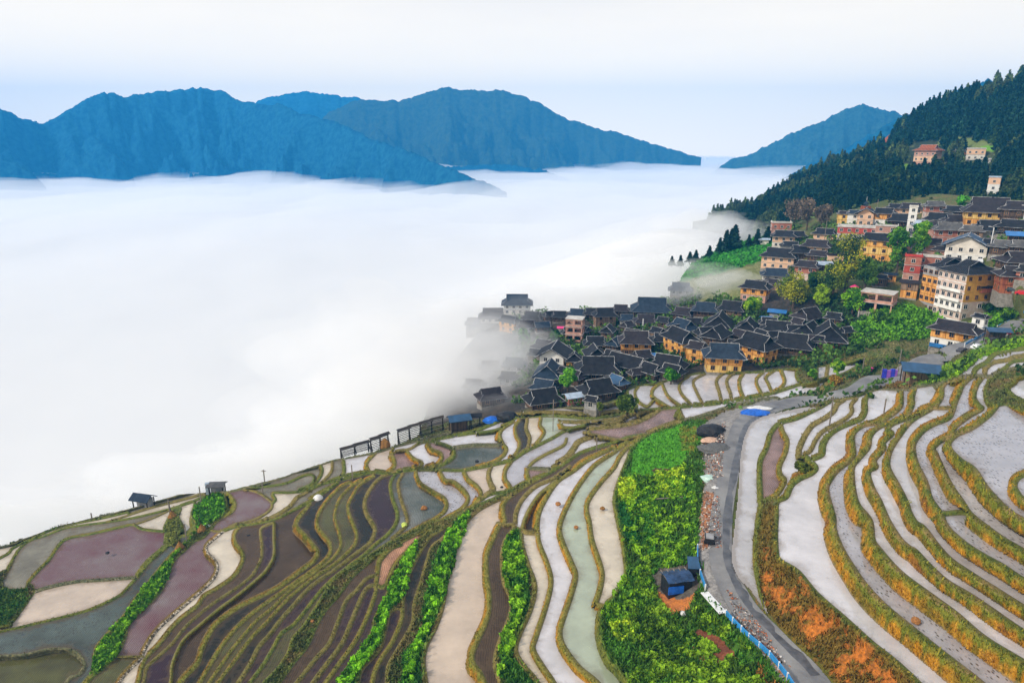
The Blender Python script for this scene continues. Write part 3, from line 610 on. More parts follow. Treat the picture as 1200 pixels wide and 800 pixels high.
def wmat(name, c, stub, patchy, code=''):
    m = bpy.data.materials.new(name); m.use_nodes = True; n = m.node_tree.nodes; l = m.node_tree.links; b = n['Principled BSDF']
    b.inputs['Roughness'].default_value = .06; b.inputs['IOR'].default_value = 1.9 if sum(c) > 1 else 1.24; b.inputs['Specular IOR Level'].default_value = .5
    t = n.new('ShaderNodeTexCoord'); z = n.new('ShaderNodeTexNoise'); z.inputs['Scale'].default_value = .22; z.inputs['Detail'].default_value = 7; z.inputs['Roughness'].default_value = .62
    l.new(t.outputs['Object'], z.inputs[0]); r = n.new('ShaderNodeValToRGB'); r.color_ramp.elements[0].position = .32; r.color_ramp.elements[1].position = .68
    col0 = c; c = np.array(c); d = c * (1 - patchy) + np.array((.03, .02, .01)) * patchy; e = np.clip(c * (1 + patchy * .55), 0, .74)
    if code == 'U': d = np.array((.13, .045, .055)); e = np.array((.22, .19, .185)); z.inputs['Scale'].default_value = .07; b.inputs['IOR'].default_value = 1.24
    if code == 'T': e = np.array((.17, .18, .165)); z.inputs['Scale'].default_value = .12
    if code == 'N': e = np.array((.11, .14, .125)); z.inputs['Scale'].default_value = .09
    r.color_ramp.elements[0].color = (*d, 1); r.color_ramp.elements[1].color = (*e, 1); l.new(z.outputs[0], r.inputs[0]); src = r.outputs[0]
    if sum(col0) < 1:      # last year's stubble rows and weed in the shallow fields
        wv_ = n.new('ShaderNodeTexWave'); wv_.inputs['Scale'].default_value = 1.1; wv_.inputs['Distortion'].default_value = 7; wv_.inputs['Detail'].default_value = 4; wv_.inputs['Detail Scale'].default_value = .6; l.new(t.outputs['Object'], wv_.inputs[0])
        z5 = n.new('ShaderNodeTexNoise'); z5.inputs['Scale'].default_value = 5; z5.inputs['Detail'].default_value = 5; l.new(t.outputs['Object'], z5.inputs[0]); a5 = n.new('ShaderNodeMath'); a5.operation = 'MULTIPLY'; l.new(wv_.outputs['Fac'], a5.inputs[0]); l.new(z5.outputs[0], a5.inputs[1])
        r5 = n.new('ShaderNodeMapRange'); r5.inputs[1].default_value = .1; r5.inputs[2].default_value = .5; r5.inputs[3].default_value = .72; r5.inputs[4].default_value = 1.3; l.new(a5.outputs[0], r5.inputs[0]); s5 = n.new('ShaderNodeVectorMath'); s5.operation = 'SCALE'; l.new(src, s5.inputs[0]); l.new(r5.outputs[0], s5.inputs['Scale']); src = s5.outputs[0]
    rn = n.new('ShaderNodeTexNoise'); rn.inputs['Scale'].default_value = .35; rn.inputs['Detail'].default_value = 5; l.new(t.outputs['Object'], rn.inputs[0])
    # mud showing through in shallow drifts and along the banks
    va = n.new('ShaderNodeVertexColor'); va.layer_name = 'shore'; z3 = n.new('ShaderNodeTexNoise'); z3.inputs['Scale'].default_value = .55; z3.inputs['Detail'].default_value = 8; z3.inputs['Roughness'].default_value = .7; z3.inputs['Distortion'].default_value = .6; l.new(t.outputs['Object'], z3.inputs[0])
    s3 = n.new('ShaderNodeSeparateColor'); l.new(va.outputs[0], s3.inputs[0]); a3 = n.new('ShaderNodeMath'); a3.operation = 'MULTIPLY_ADD'; l.new(s3.outputs[0], a3.inputs[0]); a3.inputs[1].default_value = .42; l.new(z3.outputs[0], a3.inputs[2])
    q3 = n.new('ShaderNodeMapRange'); q3.inputs[1].default_value = .60; q3.inputs[2].default_value = .82; q3.inputs[3].default_value = 0; q3.inputs[4].default_value = .62; l.new(a3.outputs[0], q3.inputs[0])
    rr_ = n.new('ShaderNodeMapRange'); rr_.inputs[1].default_value = .42; rr_.inputs[2].default_value = .66; rr_.inputs[3].default_value = .03; rr_.inputs[4].default_value = .30; l.new(rn.outputs[0], rr_.inputs[0]); ra_ = n.new('ShaderNodeMath'); ra_.operation = 'ADD'; l.new(rr_.outputs[0], ra_.inputs[0]); l.new(q3.outputs[0], ra_.inputs[1]); l.new(ra_.outputs[0], b.inputs['Roughness'])
    x3 = n.new('ShaderNodeMix'); x3.data_type = 'RGBA'; l.new(q3.outputs[0], x3.inputs[0]); l.new(src, x3.inputs[6]); x3.inputs[7].default_value = (*(np.array((.16, .11, .06)) * .6 + c * .22), 1); src = x3.outputs[2]
    if stub:   # rows of rice stubble standing out of the water
        mp = n.new('ShaderNodeMapping'); l.new(t.outputs['Object'], mp.inputs[0]); mp.inputs['Scale'].default_value = (3.4, 1.7, 0.0); mp.inputs['Rotation'].default_value = (0, 0, .5)
        v = n.new('ShaderNodeTexVoronoi'); v.inputs['Scale'].default_value = 1.0; v.inputs['Randomness'].default_value = .75; l.new(mp.outputs[0], v.inputs[0])
        q = n.new('ShaderNodeMapRange'); q.inputs[1].default_value = .16; q.inputs[2].default_value = .42; q.inputs[3].default_value = .95; q.inputs[4].default_value = 0; l.new(v.outputs['Distance'], q.inputs[0])
        z2 = n.new('ShaderNodeTexNoise'); z2.inputs['Scale'].default_value = .3; z2.inputs['Detail'].default_value = 3; l.new(t.outputs['Object'], z2.inputs[0])
        q2 = n.new('ShaderNodeMapRange'); q2.inputs[1].default_value = .34; q2.inputs[2].default_value = .5; l.new(z2.outputs[0], q2.inputs[0])
        mu = n.new('ShaderNodeMath'); mu.operation = 'MULTIPLY'; l.new(q.outputs[0], mu.inputs[0]); l.new(q2.outputs[0], mu.inputs[1])
        x = n.new('ShaderNodeMix'); x.data_type = 'RGBA'; l.new(mu.outputs[0], x.inputs[0]); l.new(src, x.inputs[6]); x.inputs[7].default_value = (.05, .04, .035, 1); src = x.outputs[2]
    l.new(src, b.inputs[0])
    w = n.new('ShaderNodeTexNoise'); w.inputs['Scale'].default_value = 1.5; w.inputs['Detail'].default_value = 3; l.new(t.outputs['Object'], w.inputs[0])
    bp = n.new('ShaderNodeBump'); bp.inputs['Strength'].default_value = .10; bp.inputs['Distance'].default_value = .04; l.new(w.outputs[0], bp.inputs['Height']); l.new(bp.outputs[0], b.inputs['Normal'])
    return m
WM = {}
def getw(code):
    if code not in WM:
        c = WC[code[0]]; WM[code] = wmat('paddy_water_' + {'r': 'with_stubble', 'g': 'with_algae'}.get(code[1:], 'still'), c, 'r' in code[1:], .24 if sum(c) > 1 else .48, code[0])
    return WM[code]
own = fd['own']; dline = fd['d']
for r in regs:
    if area[r] < 14: continue
    # field cells plus a rim that dips under the bund
    m = own == r
    if not m.any(): continue
    j0, j1 = np.where(m.any(1))[0][[0, -1]]; i0, i1 = np.where(m.any(0))[0][[0, -1]]
    j0 = max(0, j0 - 2); j1 = min(m.shape[0], j1 + 3); i0 = max(0, i0 - 2); i1 = min(m.shape[1], i1 + 3)
    s = m[j0:j1, i0:i1].copy()
    s2 = s.copy(); s2[1:] |= s[:-1]; s2[:-1] |= s[1:]; s2[:, 1:] |= s[:, :-1]; s2[:, :-1] |= s[:, 1:]
    q = s2[:-1, :-1] & s2[1:, :-1] & s2[1:, 1:] & s2[:-1, 1:]
    if q.sum() < 6: continue
    k = np.arange(s.size).reshape(s.shape); qs = np.stack([k[:-1, :-1][q], k[1:, :-1][q], k[1:, 1:][q], k[:-1, 1:][q]], -1)
    used, inv = np.unique(qs.ravel(), return_inverse=True)
    X = PX[j0:j1, i0:i1].ravel()[used]; Y = PY[j0:j1, i0:i1].ravel()[used]; a, b, c = rays(X, Y); tt = level[r] / c
    Vv = np.stack([a * tt, b * tt, np.full(len(tt), level[r] + CAMZ)], -1)
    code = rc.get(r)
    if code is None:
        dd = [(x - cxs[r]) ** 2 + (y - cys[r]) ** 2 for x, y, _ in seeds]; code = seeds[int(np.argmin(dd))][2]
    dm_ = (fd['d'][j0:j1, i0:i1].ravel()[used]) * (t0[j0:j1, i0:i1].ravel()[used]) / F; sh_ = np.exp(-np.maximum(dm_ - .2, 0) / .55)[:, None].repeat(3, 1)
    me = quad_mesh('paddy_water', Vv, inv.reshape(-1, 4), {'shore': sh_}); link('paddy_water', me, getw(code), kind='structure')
# ------------------------------------------------------------------ road sheet
def strip(P, w, off, lift, name, m, kind='structure', thick=0):
    T = np.gradient(P[:, :2], axis=0); T /= np.linalg.norm(T, axis=1)[:, None] + 1e-9; Nn = np.stack([T[:, 1], -T[:, 0]], 1); v = []; f = []
    K = 7
    for i in range(len(P)):
        for k in range(K):
            s = (k / (K - 1) - .5) * w[i] + off; v.append((P[i, 0] + Nn[i, 0] * s, P[i, 1] + Nn[i, 1] * s, P[i, 2] + CAMZ + lift + (.05 - .05 * abs(k / (K - 1) - .5) * 2)))
    for i in range(len(P) - 1):
        for k in range(K - 1):
            a = i * K + k; f.append((a, a + K, a + K + 1, a + 1))
    return mesh_obj(name, v, f, m, kind=kind, smooth=True)
asph = mat('road_asphalt_worn', (.12, .12, .13), .6, scale=.16, col2=(.27, .265, .26), spec=.35, bump=.3, bscale=6)
strip(RP, RWD, 0, 0, 'road', asph)
ii_ = np.arange(len(RP)); wv = 1.5 + .35 * np.sin(ii_ * .9) + .25 * np.sin(ii_ * 2.3); sel_ = slice(6, 62)
strip(RP[sel_], wv[sel_], .55, .012, 'road_patch', mat('road_asphalt_wet_dark', (.045, .047, .055), .4, scale=.5, col2=(.13, .13, .14), spec=.5))
print('terrain done', len(V), 'regions', len(regs))
# ------------------------------------------------------------------ far mountains
def mountain(name, sky, Y, slope, col, col2, zb=-150, seed=0, nv=46, rough=1.0, step=2.0, spur=1.0):
    s = pts(sky); px = np.arange(s[0, 0], s[-1, 0], step); py = np.interp(px, s[:, 0], s[:, 1])
    py = py - (fbm(px * .12, px * 0 + seed, 3, seed) - .5) * 5 - (vnoise(px * .55, px * 0, seed + 4)) * 1.6 * rough
    if isinstance(Y, str): yk = pts(Y); Y = np.interp(px, yk[:, 0], yk[:, 1])
    dx, dy, dz = rays(px, py); t = Y / dy; X0 = dx * t; Z0 = dz * t; h = np.hypot(X0, Y); ux = X0 / h; uy = Y / h
    v = np.linspace(-.6, 1, nv)[:, None]; H = np.maximum(Z0 - zb, 5)
    run = H * slope
    fx = X0[None] - ux * run * v; fy = Y - uy * run * v
    S = max(H.max(), 60)
    wq = fbm(fx / S * 1.5, fy / S * 1.5, 3, seed + 21) - .5; rid = np.abs(fbm((fx * .9 + fy * .6) / S * 2.5 + seed + wq * 1.5, (fy * .8 - fx * .45) / S * 2.5 + wq * 1.2, 6, seed + 7) - .5) * 2.6       # gullies and spurs
    fine = fbm(fx / S * 14, fy / S * 14, 3, seed + 3) - .5
    av = np.abs(v)
    Z = Z0[None] - H[None] * np.clip(av, 0, 1) ** .92 * np.where(v < 0, 1, 1) + (np.clip(av * 3, 0, 1) * np.clip((1.15 - av) * 2, 0, 1)) * (-(rid) * H * .55 * spur + fine * H * .10)
    V = np.stack([fx, fy, Z + CAMZ], -1).reshape(-1, 3); nr, nc = Z.shape; ii = np.arange(nr * nc).reshape(nr, nc)
    Q = np.stack([ii[:-1, :-1], ii[:-1, 1:], ii[1:, 1:], ii[1:, :-1]], -1).reshape(-1, 4)
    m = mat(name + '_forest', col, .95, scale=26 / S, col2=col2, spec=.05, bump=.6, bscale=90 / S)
    return link(name, quad_mesh(name, V, Q), m, kind='structure', smooth=True)
HAZED_FOR1, HAZED_FOR2 = (.004, .046, .115), (.018, .110, .175)  # forest tones shifted to blue: the tint of distant haze is put into the albedo
mountain('mountain', '-220,95 -120,100 -60,112 0,127 22,138 45,145 62,140 85,124 110,111 122,107 145,112 170,109 200,107 235,102 262,107 280,117 300,122 330,122 345,130 375,138 400,146 430,160 475,176 510,190 540,203 570,215 596,228', '-200,1800 0,1800 250,2150 400,1800 520,1450 596,1250', 1.5, HAZED_FOR1, HAZED_FOR2, seed=3)
mountain('mountain', '-220,120 -120,140 -40,172 0,186 22,193 40,205 56,222', 1500, 1.4, HAZED_FOR1, HAZED_FOR2, seed=9)
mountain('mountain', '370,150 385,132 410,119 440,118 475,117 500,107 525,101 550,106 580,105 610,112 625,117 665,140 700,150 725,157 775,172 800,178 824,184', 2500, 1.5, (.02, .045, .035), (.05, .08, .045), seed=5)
mountain('mountain', '270,140 300,120 315,113 355,107 390,110 420,115 470,130 560,160', 3000, 1.5, HAZED_FOR1, HAZED_FOR2, seed=14)
mountain('mountain', '490,204 520,197 560,194 600,193 640,200 668,212', 1900, 1.2, HAZED_FOR1, HAZED_FOR2, seed=6, spur=.6)
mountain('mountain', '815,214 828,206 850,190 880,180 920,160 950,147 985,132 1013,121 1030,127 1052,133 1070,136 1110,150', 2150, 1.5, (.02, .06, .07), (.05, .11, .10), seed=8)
mountain('mountain', '890,225 909,214 947,193 985,178 1016,160 1054,139 1090,128 1130,140', 1700, 1.4, HAZED_FOR1, HAZED_FOR2, seed=18)
mountain('mountain', '1020,160 1040,146 1085,124 1110,112 1125,103 1150,97 1158,92 1170,97 1200,88 1300,60', 1250, 1.6, HAZED_FOR1, HAZED_FOR2, seed=11)
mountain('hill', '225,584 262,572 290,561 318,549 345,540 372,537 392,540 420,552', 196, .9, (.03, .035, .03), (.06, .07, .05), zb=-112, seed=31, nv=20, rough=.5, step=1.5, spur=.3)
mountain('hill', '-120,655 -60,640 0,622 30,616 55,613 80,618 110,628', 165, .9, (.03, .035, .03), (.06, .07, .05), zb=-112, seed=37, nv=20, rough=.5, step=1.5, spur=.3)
# ------------------------------------------------------------------ the wooded hill above the village
HC = '833,256,520 864,243,530 890,240,540 915,222,560 940,209,570 978,187,600 1023,174,620 1042,158,640 1060,142,640 1089,124,610 1124,111,570 1162,102,530 1197,87,500 1320,40,440 ' \
     '860,262,470 900,250,450 940,235,455 1000,210,440 1040,190,440 1085,196,420 1160,190,390 1240,180,340 1050,228,345 980,245,360 900,290,370 850,290,440 820,290,470 940,270,345 1000,262,328 1100,262,300 1200,262,275 1320,262,255 1000,300,300 1200,300,255 900,320,340 1160,140,450 1100,150,500'
hp_ = np.array([[float(v) for v in t.split(',')] for t in HC.split()]); hp_[:, 2] = rays(hp_[:, 0], hp_[:, 1])[1] / hp_[:, 2]
hfit = tps_fit(hp_, .01)
SKY = pts('800,262 833,256 864,243 890,240 915,222 940,209 978,187 1023,174 1042,158 1060,142 1089,124 1124,111 1162,102 1197,87 1320,42')
hx = np.arange(812, 1310, 2.0); hs = np.interp(hx, SKY[:, 0], SKY[:, 1]); hb = 300.0
HU = np.linspace(0, 1, 110)[:, None]; HX = np.broadcast_to(hx[None], (110, len(hx))); HY = hs[None] + (hb - hs[None]) * HU
def wh(px, py): return np.clip(tps_eval(hfit, px, py), 1 / 900, 1 / 200).reshape(np.shape(px))
HW = wh(HX, HY); a, b, c = rays(HX, HY); t = 1 / HW; hX, hY, hZ = a * t, b * t, c * t
hZ = hZ + (fbm(hX * .03, hY * .03, 4, 2) - .5) * 5 * np.clip(HU * 6, 0, 1)
hh = np.hypot(hX[0], hY[0]); bk = [(hX[0] + hX[0] / hh * s, hY[0] + hY[0] / hh * s, hZ[0] - s * .75) for s in (90, 60, 35, 15)]
HXX = np.vstack([np.array([q[0] for q in bk]), hX]); HYY = np.vstack([np.array([q[1] for q in bk]), hY]); HZZ = np.vstack([np.array([q[2] for q in bk]), hZ])
hcol = np.zeros(HXX.shape + (3,)) + (.035, .05, .025)
PXh = np.vstack([np.broadcast_to(hx, (4, len(hx))), HX]); PYh = np.vstack([np.broadcast_to(hs, (4, len(hx))), HY])
q1 = fbm(HXX * .05, HYY * .05, 4, 41); hcol = mixc(hcol, (q1 - .5) * 4, (.09, .10, .04))
qx = (fbm(HXX * .1, HYY * .1, 3, 51) - .5) * 10; qy = (fbm(HXX * .1, HYY * .1, 3, 61) - .5) * 8
for s, c1 in (('1030,172 1036,160 1041,154 1044,166 1040,172', (.34, .08, .03)), ('1033,196 1050,190 1066,195 1070,205 1040,206', (.14, .17, .05)), ('1030,200 1075,196 1080,212 1050,216 1028,210', (.12, .15, .05)),
              ('1054,196 1072,192 1072,208 1056,208', (.14, .28, .03)), ('1100,160 1150,162 1170,172 1160,180 1100,172', (.16, .20, .06)), ('1148,170 1168,172 1166,178 1150,178', (.14, .32, .03)),
              ('960,200 985,195 992,206 965,212', (.20, .18, .10)), ('915,235 960,238 962,262 920,268', (.22, .18, .13)), ('1040,160 1080,150 1072,175 1045,180', (.13, .15, .06)), ('1180,205 1200,200 1200,222 1182,222', (.14, .13, .08))):
    P = pts(s); q = inpoly(PXh + qx, PYh + qy, P); hcol[q] = np.array(c1) * (.7 + .6 * q1[q])[:, None]
V = np.stack([HXX, HYY, HZZ + CAMZ], -1).reshape(-1, 3); nr, nc = HXX.shape; ii = np.arange(nr * nc).reshape(nr, nc)
Q = np.stack([ii[:-1, :-1], ii[1:, :-1], ii[1:, 1:], ii[:-1, 1:]], -1).reshape(-1, 4)
link('hill', quad_mesh('hill', V, Q, {'albedo': hcol.reshape(-1, 3)}), tm, kind='structure', smooth=True)
def at_hill(px, py, dz=0.):
    a, b, c = rays(px, py); t = 1 / float(wh(np.array([px], float), np.array([py], float))[0])
    return Vector((float(a * t), float(b * t), float(c * t) + CAMZ + dz))
# ------------------------------------------------------------------ valley floor under the cloud, reaching the horizon
n = 24; GX_, GY_ = np.meshgrid(np.linspace(-3700, 3700, n), np.linspace(-150, 4050, n))
V = np.stack([GX_, GY_, np.full(GX_.shape, CAMZ - 185)], -1).reshape(-1, 3); ii = np.arange(n * n).reshape(n, n)
link('valley_floor', quad_mesh('valley_floor', V, np.stack([ii[:-1, :-1], ii[:-1, 1:], ii[1:, 1:], ii[1:, :-1]], -1).reshape(-1, 4)), mat('valley_woods', HAZED_FOR2, .95, scale=.01), kind='structure')
# ------------------------------------------------------------------ sea of cloud lying in the valley
def deckz(X, Y):
    r = np.hypot(X, Y)
    z = -95 + (fbm(X / 260 + 3, Y / 420, 4, 71) - .5) * 26 * np.clip((r - 250) / 500, .15, 1) + (fbm(X / 60, Y / 60, 3, 75) - .5) * 3
    z = z + 34 * np.exp(-((X - 128) / 80) ** 2 - ((Y - 440) / 80) ** 2)
    z = z + 20 * np.exp(-((X - 60) / 70) ** 2 - ((Y - 400) / 90) ** 2)
    return z + np.clip((r - 1400) / 2000, 0, 1) * 14
def volmat(name, dens, col=(1, 1, 1), an=0.0):
    m = bpy.data.materials.new(name); m.use_nodes = True; n = m.node_tree.nodes; l = m.node_tree.links; n.remove(n['Principled BSDF'])
    v = n.new('ShaderNodeVolumePrincipled'); v.inputs['Density'].default_value = dens; v.inputs['Color'].default_value = (*col, 1); v.inputs['Anisotropy'].default_value = an
    l.new(v.outputs[0], n['Material Output'].inputs['Volume']); return m
az = np.radians(np.linspace(-46, 46, 150)); rr = 95 * (3900 / 95) ** np.linspace(0, 1, 150)
AZ, RR = np.meshgrid(az, rr); DX, DY = np.sin(AZ) * RR, np.cos(AZ) * RR; DZ = deckz(DX, DY)
def slab(name, top, bot, m, kind='stuff'):
    nr, nc = DX.shape; ii = np.arange(nr * nc).reshape(nr, nc); o = nr * nc
    V = np.concatenate([np.stack([DX, DY, top + CAMZ], -1).reshape(-1, 3), np.stack([DX, DY, bot + CAMZ], -1).reshape(-1, 3)])
    T = np.stack([ii[:-1, :-1], ii[:-1, 1:], ii[1:, 1:], ii[1:, :-1]], -1).reshape(-1, 4); B = T[:, ::-1] + o
    e = []
    for L_ in (ii[0], ii[-1][::-1], ii[:, 0][::-1], ii[:, -1]):
        for p, q in zip(L_[:-1], L_[1:]): e.append((q, p, p + o, q + o))
    return link(name, quad_mesh(name, V, np.vstack([T, B, np.array(e)])), m, kind=kind, smooth=True)
dm = mat('cloud_white', (.68, .69, .70), 1.0, scale=.002, col2=(.72, .725, .73), spec=0)
slab('cloud_sea', DZ, np.minimum(DZ - 8, -150), dm)
lay = DZ + 6 + np.clip((RR - 260) / 900, 0, 1) * 13 + (fbm(DX / 110, DY / 160, 5, 91) - .4) * 34 * np.clip(RR / 1200, .05, 1)
lay = np.maximum(lay, DZ + .5)
slab('mist', lay, DZ - 3, volmat('mist', .006))
# drifting banks of mist over the village edge
def bank(px, py, Y, r, dens, seed):
    a, b, c = rays(px, py); t = Y / b; bm = bmesh.new(); bmesh.ops.create_icosphere(bm, subdivisions=5, radius=1)
    P = np.array([v.co[:] for v in bm.verts]); k = .35 + 1.25 * fbm(P[:, 0] * 1.7 + seed * 3.1, P[:, 1] * 1.7 + P[:, 2] * 1.5, 5, seed)
    if seed < 0: k = k * 0 + 1
    for v, q in zip(bm.verts, k): v.co = Vector((v.co.x * r[0] * q, v.co.y * r[1] * q, v.co.z * r[2] * q))
    me = bpy.data.meshes.new('mist'); bm.to_mesh(me); bm.free()
    o = link('mist', me, volmat('mist_bank', dens), kind='stuff', smooth=True); o.location = (a * t, b * t, c * t + CAMZ); return o
BANKS = [(500, 440, 205, (36, 22, 17), .014, 1), (540, 458, 190, (24, 14, 11), .024, 2), (572, 425, 212, (22, 15, 10), .016, 3), (450, 488, 195, (34, 20, 17), .030, 4), (525, 395, 250, (38, 22, 17), .016, 5), (480, 415, 225, (44, 24, 22), .012, 36), (440, 450, 215, (44, 24, 22), .014, 37), (545, 440, 198, (20, 14, 9), .018, 38), (515, 470, 184, (22, 12, 10), .028, 39),
         (570, 372, 290, (26, 18, 8), .035, 6), (640, 350, 292, (26, 12, 6), .03, 7), (700, 352, 288, (26, 12, 6), .03, 8), (755, 350, 280, (22, 12, 7), .035, 9), (800, 348, 262, (18, 10, 7), .03, 10), (838, 340, 252, (13, 8, 5), .025, 11),
         (850, 268, 400, (24, 16, 7), .02, 12), (905, 268, 380, (14, 8, 4), .015, 13), (820, 262, 440, (30, 20, 8), .02, 29), (870, 274, 370, (18, 8, 5), .02, 30), (780, 290, 400, (34, 24, 8), .02, 31), (400, 540, 180, (34, 10, 8), .03, 14), (250, 572, 158, (40, 9, 7), .02, 15), (600, 445, 182, (10, 8, 6), .022, 16), (808, 322, 305, (26, 10, 8), .05, 17),
         (600, 405, 232, (15, 12, 5), .02, 18), (480, 505, 172, (16, 8, 6), .03, 19), (580, 478, 168, (10, 5, 4), .025, 20), (660, 378, 262, (22, 7, 3), .012, 21), (620, 360, 275, (16, 8, 4), .02, 22), (780, 318, 330, (30, 12, 8), .05, 23),
         (830, 300, 345, (26, 12, 8), .05, 24), (520, 470, 178, (14, 9, 8), .03, 25), (100, 600, 150, (46, 10, 6), .015, 26), (640, 435, 200, (9, 6, 4), .014, 27), (735, 372, 262, (14, 5, 3), .012, 28), (345, 552, 170, (36, 9, 12), .05, 40), (250, 570, 165, (34, 9, 10), .05, 42), (30, 622, 138, (34, 8, 9), .05, 41), (862, 334, 250, (14, 7, 6), .045, 34), (838, 325, 262, (12, 6, 5), .035, 35)]
for b_k in BANKS: bank(*b_k)
# ------------------------------------------------------------------ blue distance: one closed body of air
bm = bmesh.new(); bmesh.ops.create_cube(bm, size=1)
bmesh.ops.scale(bm, vec=(7600, 4300, 500), verts=bm.verts); bmesh.ops.translate(bm, vec=(0, 1950, CAMZ - 186 + 250), verts=bm.verts)
me = bpy.data.meshes.new('haze'); bm.to_mesh(me); bm.free(); link('haze', me, volmat('haze', 2.4e-4, (.035, .42, 1.0)), kind='stuff')
# ------------------------------------------------------------------ building kit
G1_ = 'timber houses with black tiled roofs crowded on the slope'
def planks(name, c1, c2, scale=2.2, dark=.35, rough=.75):
    """upright boards between posts, weathered unevenly"""
    m = bpy.data.materials.new(name); m.use_nodes = True; n = m.node_tree.nodes; l = m.node_tree.links; b = n['Principled BSDF']
    b.inputs['Roughness'].default_value = rough; b.inputs['Specular IOR Level'].default_value = .2
    t = n.new('ShaderNodeTexCoord'); mp = n.new('ShaderNodeMapping'); mp.inputs['Scale'].default_value = (1, 1, .12); l.new(t.outputs['Object'], mp.inputs[0])
    z = n.new('ShaderNodeTexNoise'); z.inputs['Scale'].default_value = scale; z.inputs['Detail'].default_value = 4; l.new(mp.outputs[0], z.inputs[0])
    r = n.new('ShaderNodeValToRGB'); r.color_ramp.elements[0].position = .38; r.color_ramp.elements[1].position = .6; r.color_ramp.elements[0].color = (*c1, 1); r.color_ramp.elements[1].color = (*c2, 1); l.new(z.outputs[0], r.inputs[0])
    br = n.new('ShaderNodeTexBrick'); br.inputs['Scale'].default_value = 1; br.inputs['Brick Width'].default_value = 1.9; br.inputs['Row Height'].default_value = 2.6; br.inputs['Mortar Size'].default_value = .06; br.offset = 0
    cx_ = n.new('ShaderNodeSeparateXYZ'); l.new(t.outputs['Object'], cx_.inputs[0]); ad = n.new('ShaderNodeMath'); ad.operation = 'ADD'; l.new(cx_.outputs[0], ad.inputs[0]); l.new(cx_.outputs[1], ad.inputs[1])
    cb = n.new('ShaderNodeCombineXYZ'); l.new(ad.outputs[0], cb.inputs[0]); l.new(cx_.outputs[2], cb.inputs[1]); l.new(cb.outputs[0], br.inputs[0])
    x = n.new('ShaderNodeMix'); x.data_type = 'RGBA'; l.new(br.outputs['Fac'], x.inputs[0]); l.new(r.outputs[0], x.inputs[6]); x.inputs[7].default_value = (c1[0] * dark, c1[1] * dark, c1[2] * dark, 1)
    l.new(x.outputs[2], b.inputs[0]); return m
def bricks(name, c1, c2, mortar, rough=.85):
    m = bpy.data.materials.new(name); m.use_nodes = True; n = m.node_tree.nodes; l = m.node_tree.links; b = n['Principled BSDF']; b.inputs['Roughness'].default_value = rough
    t = n.new('ShaderNodeTexCoord'); br = n.new('ShaderNodeTexBrick'); br.inputs['Scale'].default_value = 1; br.inputs['Brick Width'].default_value = .5; br.inputs['Row Height'].default_value = .25; br.inputs['Mortar Size'].default_value = .02
    br.inputs['Color1'].default_value = (*c1, 1); br.inputs['Color2'].default_value = (*c2, 1); br.inputs['Mortar'].default_value = (*mortar, 1)
    cx_ = n.new('ShaderNodeSeparateXYZ'); l.new(t.outputs['Object'], cx_.inputs[0]); ad = n.new('ShaderNodeMath'); ad.operation = 'ADD'; l.new(cx_.outputs[0], ad.inputs[0]); l.new(cx_.outputs[1], ad.inputs[1])
    cb = n.new('ShaderNodeCombineXYZ'); l.new(ad.outputs[0], cb.inputs[0]); l.new(cx_.outputs[2], cb.inputs[1]); l.new(cb.outputs[0], br.inputs[0])
    z = n.new('ShaderNodeTexNoise'); z.inputs['Scale'].default_value = .7; z.inputs['Detail'].default_value = 5; l.new(t.outputs['Object'], z.inputs[0]); q = n.new('ShaderNodeMapRange'); q.inputs[1].default_value = .3; q.inputs[2].default_value = .7; q.inputs[3].default_value = .65; q.inputs[4].default_value = 1.2; l.new(z.outputs[0], q.inputs[0])
    v = n.new('ShaderNodeVectorMath'); v.operation = 'SCALE'; l.new(br.outputs[0], v.inputs[0]); l.new(q.outputs[0], v.inputs['Scale']); l.new(v.outputs[0], b.inputs[0]); return m
def tiles(name, c, c2, rough=.6):
    """rows of small clay tiles with lichen and patched courses"""
    m = mat(name, c, rough, scale=.8, col2=c2, spec=.18); n = m.node_tree.nodes; l = m.node_tree.links; b = n['Principled BSDF']
    t = n.new('ShaderNodeTexCoord'); w = n.new('ShaderNodeTexWave'); w.bands_direction = 'DIAGONAL'; w.inputs['Scale'].default_value = 1.1; w.inputs['Distortion'].default_value = 1.5; l.new(t.outputs['Object'], w.inputs[0])
    bp = n.new('ShaderNodeBump'); bp.inputs['Strength'].default_value = .8; bp.inputs['Distance'].default_value = .12; l.new(w.outputs['Fac'], bp.inputs['Height']); l.new(bp.outputs[0], b.inputs['Normal']); return m
M = dict(
 o=planks('wall_timber_orange', (.52, .22, .045), (.78, .40, .11)), O=planks('wall_timber_amber', (.62, .28, .05), (.86, .48, .14)), y=planks('wall_timber_yellow', (.66, .42, .10), (.82, .56, .20)),
 d=planks('wall_timber_dark', (.055, .038, .03), (.13, .085, .055)), w=planks('wall_timber_weathered', (.16, .11, .075), (.30, .20, .13)), R=planks('wall_timber_red_brown', (.22, .06, .03), (.38, .12, .05)),
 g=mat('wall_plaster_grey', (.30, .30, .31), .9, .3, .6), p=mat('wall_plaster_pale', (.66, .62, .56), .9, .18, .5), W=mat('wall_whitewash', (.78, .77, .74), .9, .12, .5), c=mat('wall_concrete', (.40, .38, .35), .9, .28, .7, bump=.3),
 b=bricks('wall_brick_red', (.50, .16, .09), (.42, .12, .07), (.34, .24, .2)), B=bricks('wall_brick_pink', (.60, .30, .22), (.54, .24, .17), (.5, .42, .36)), e=mat('wall_render_peach', (.72, .46, .30), .9, .12, .4), t=mat('wall_tile_pinkish', (.56, .38, .31), .6, .3, .9, col2=(.68, .58, .52)),
 Y=mat('wall_tile_ochre', (.62, .34, .06), .5, .22, 1.2), C=mat('paint_red', (.42, .07, .05), .6, .3, .5))
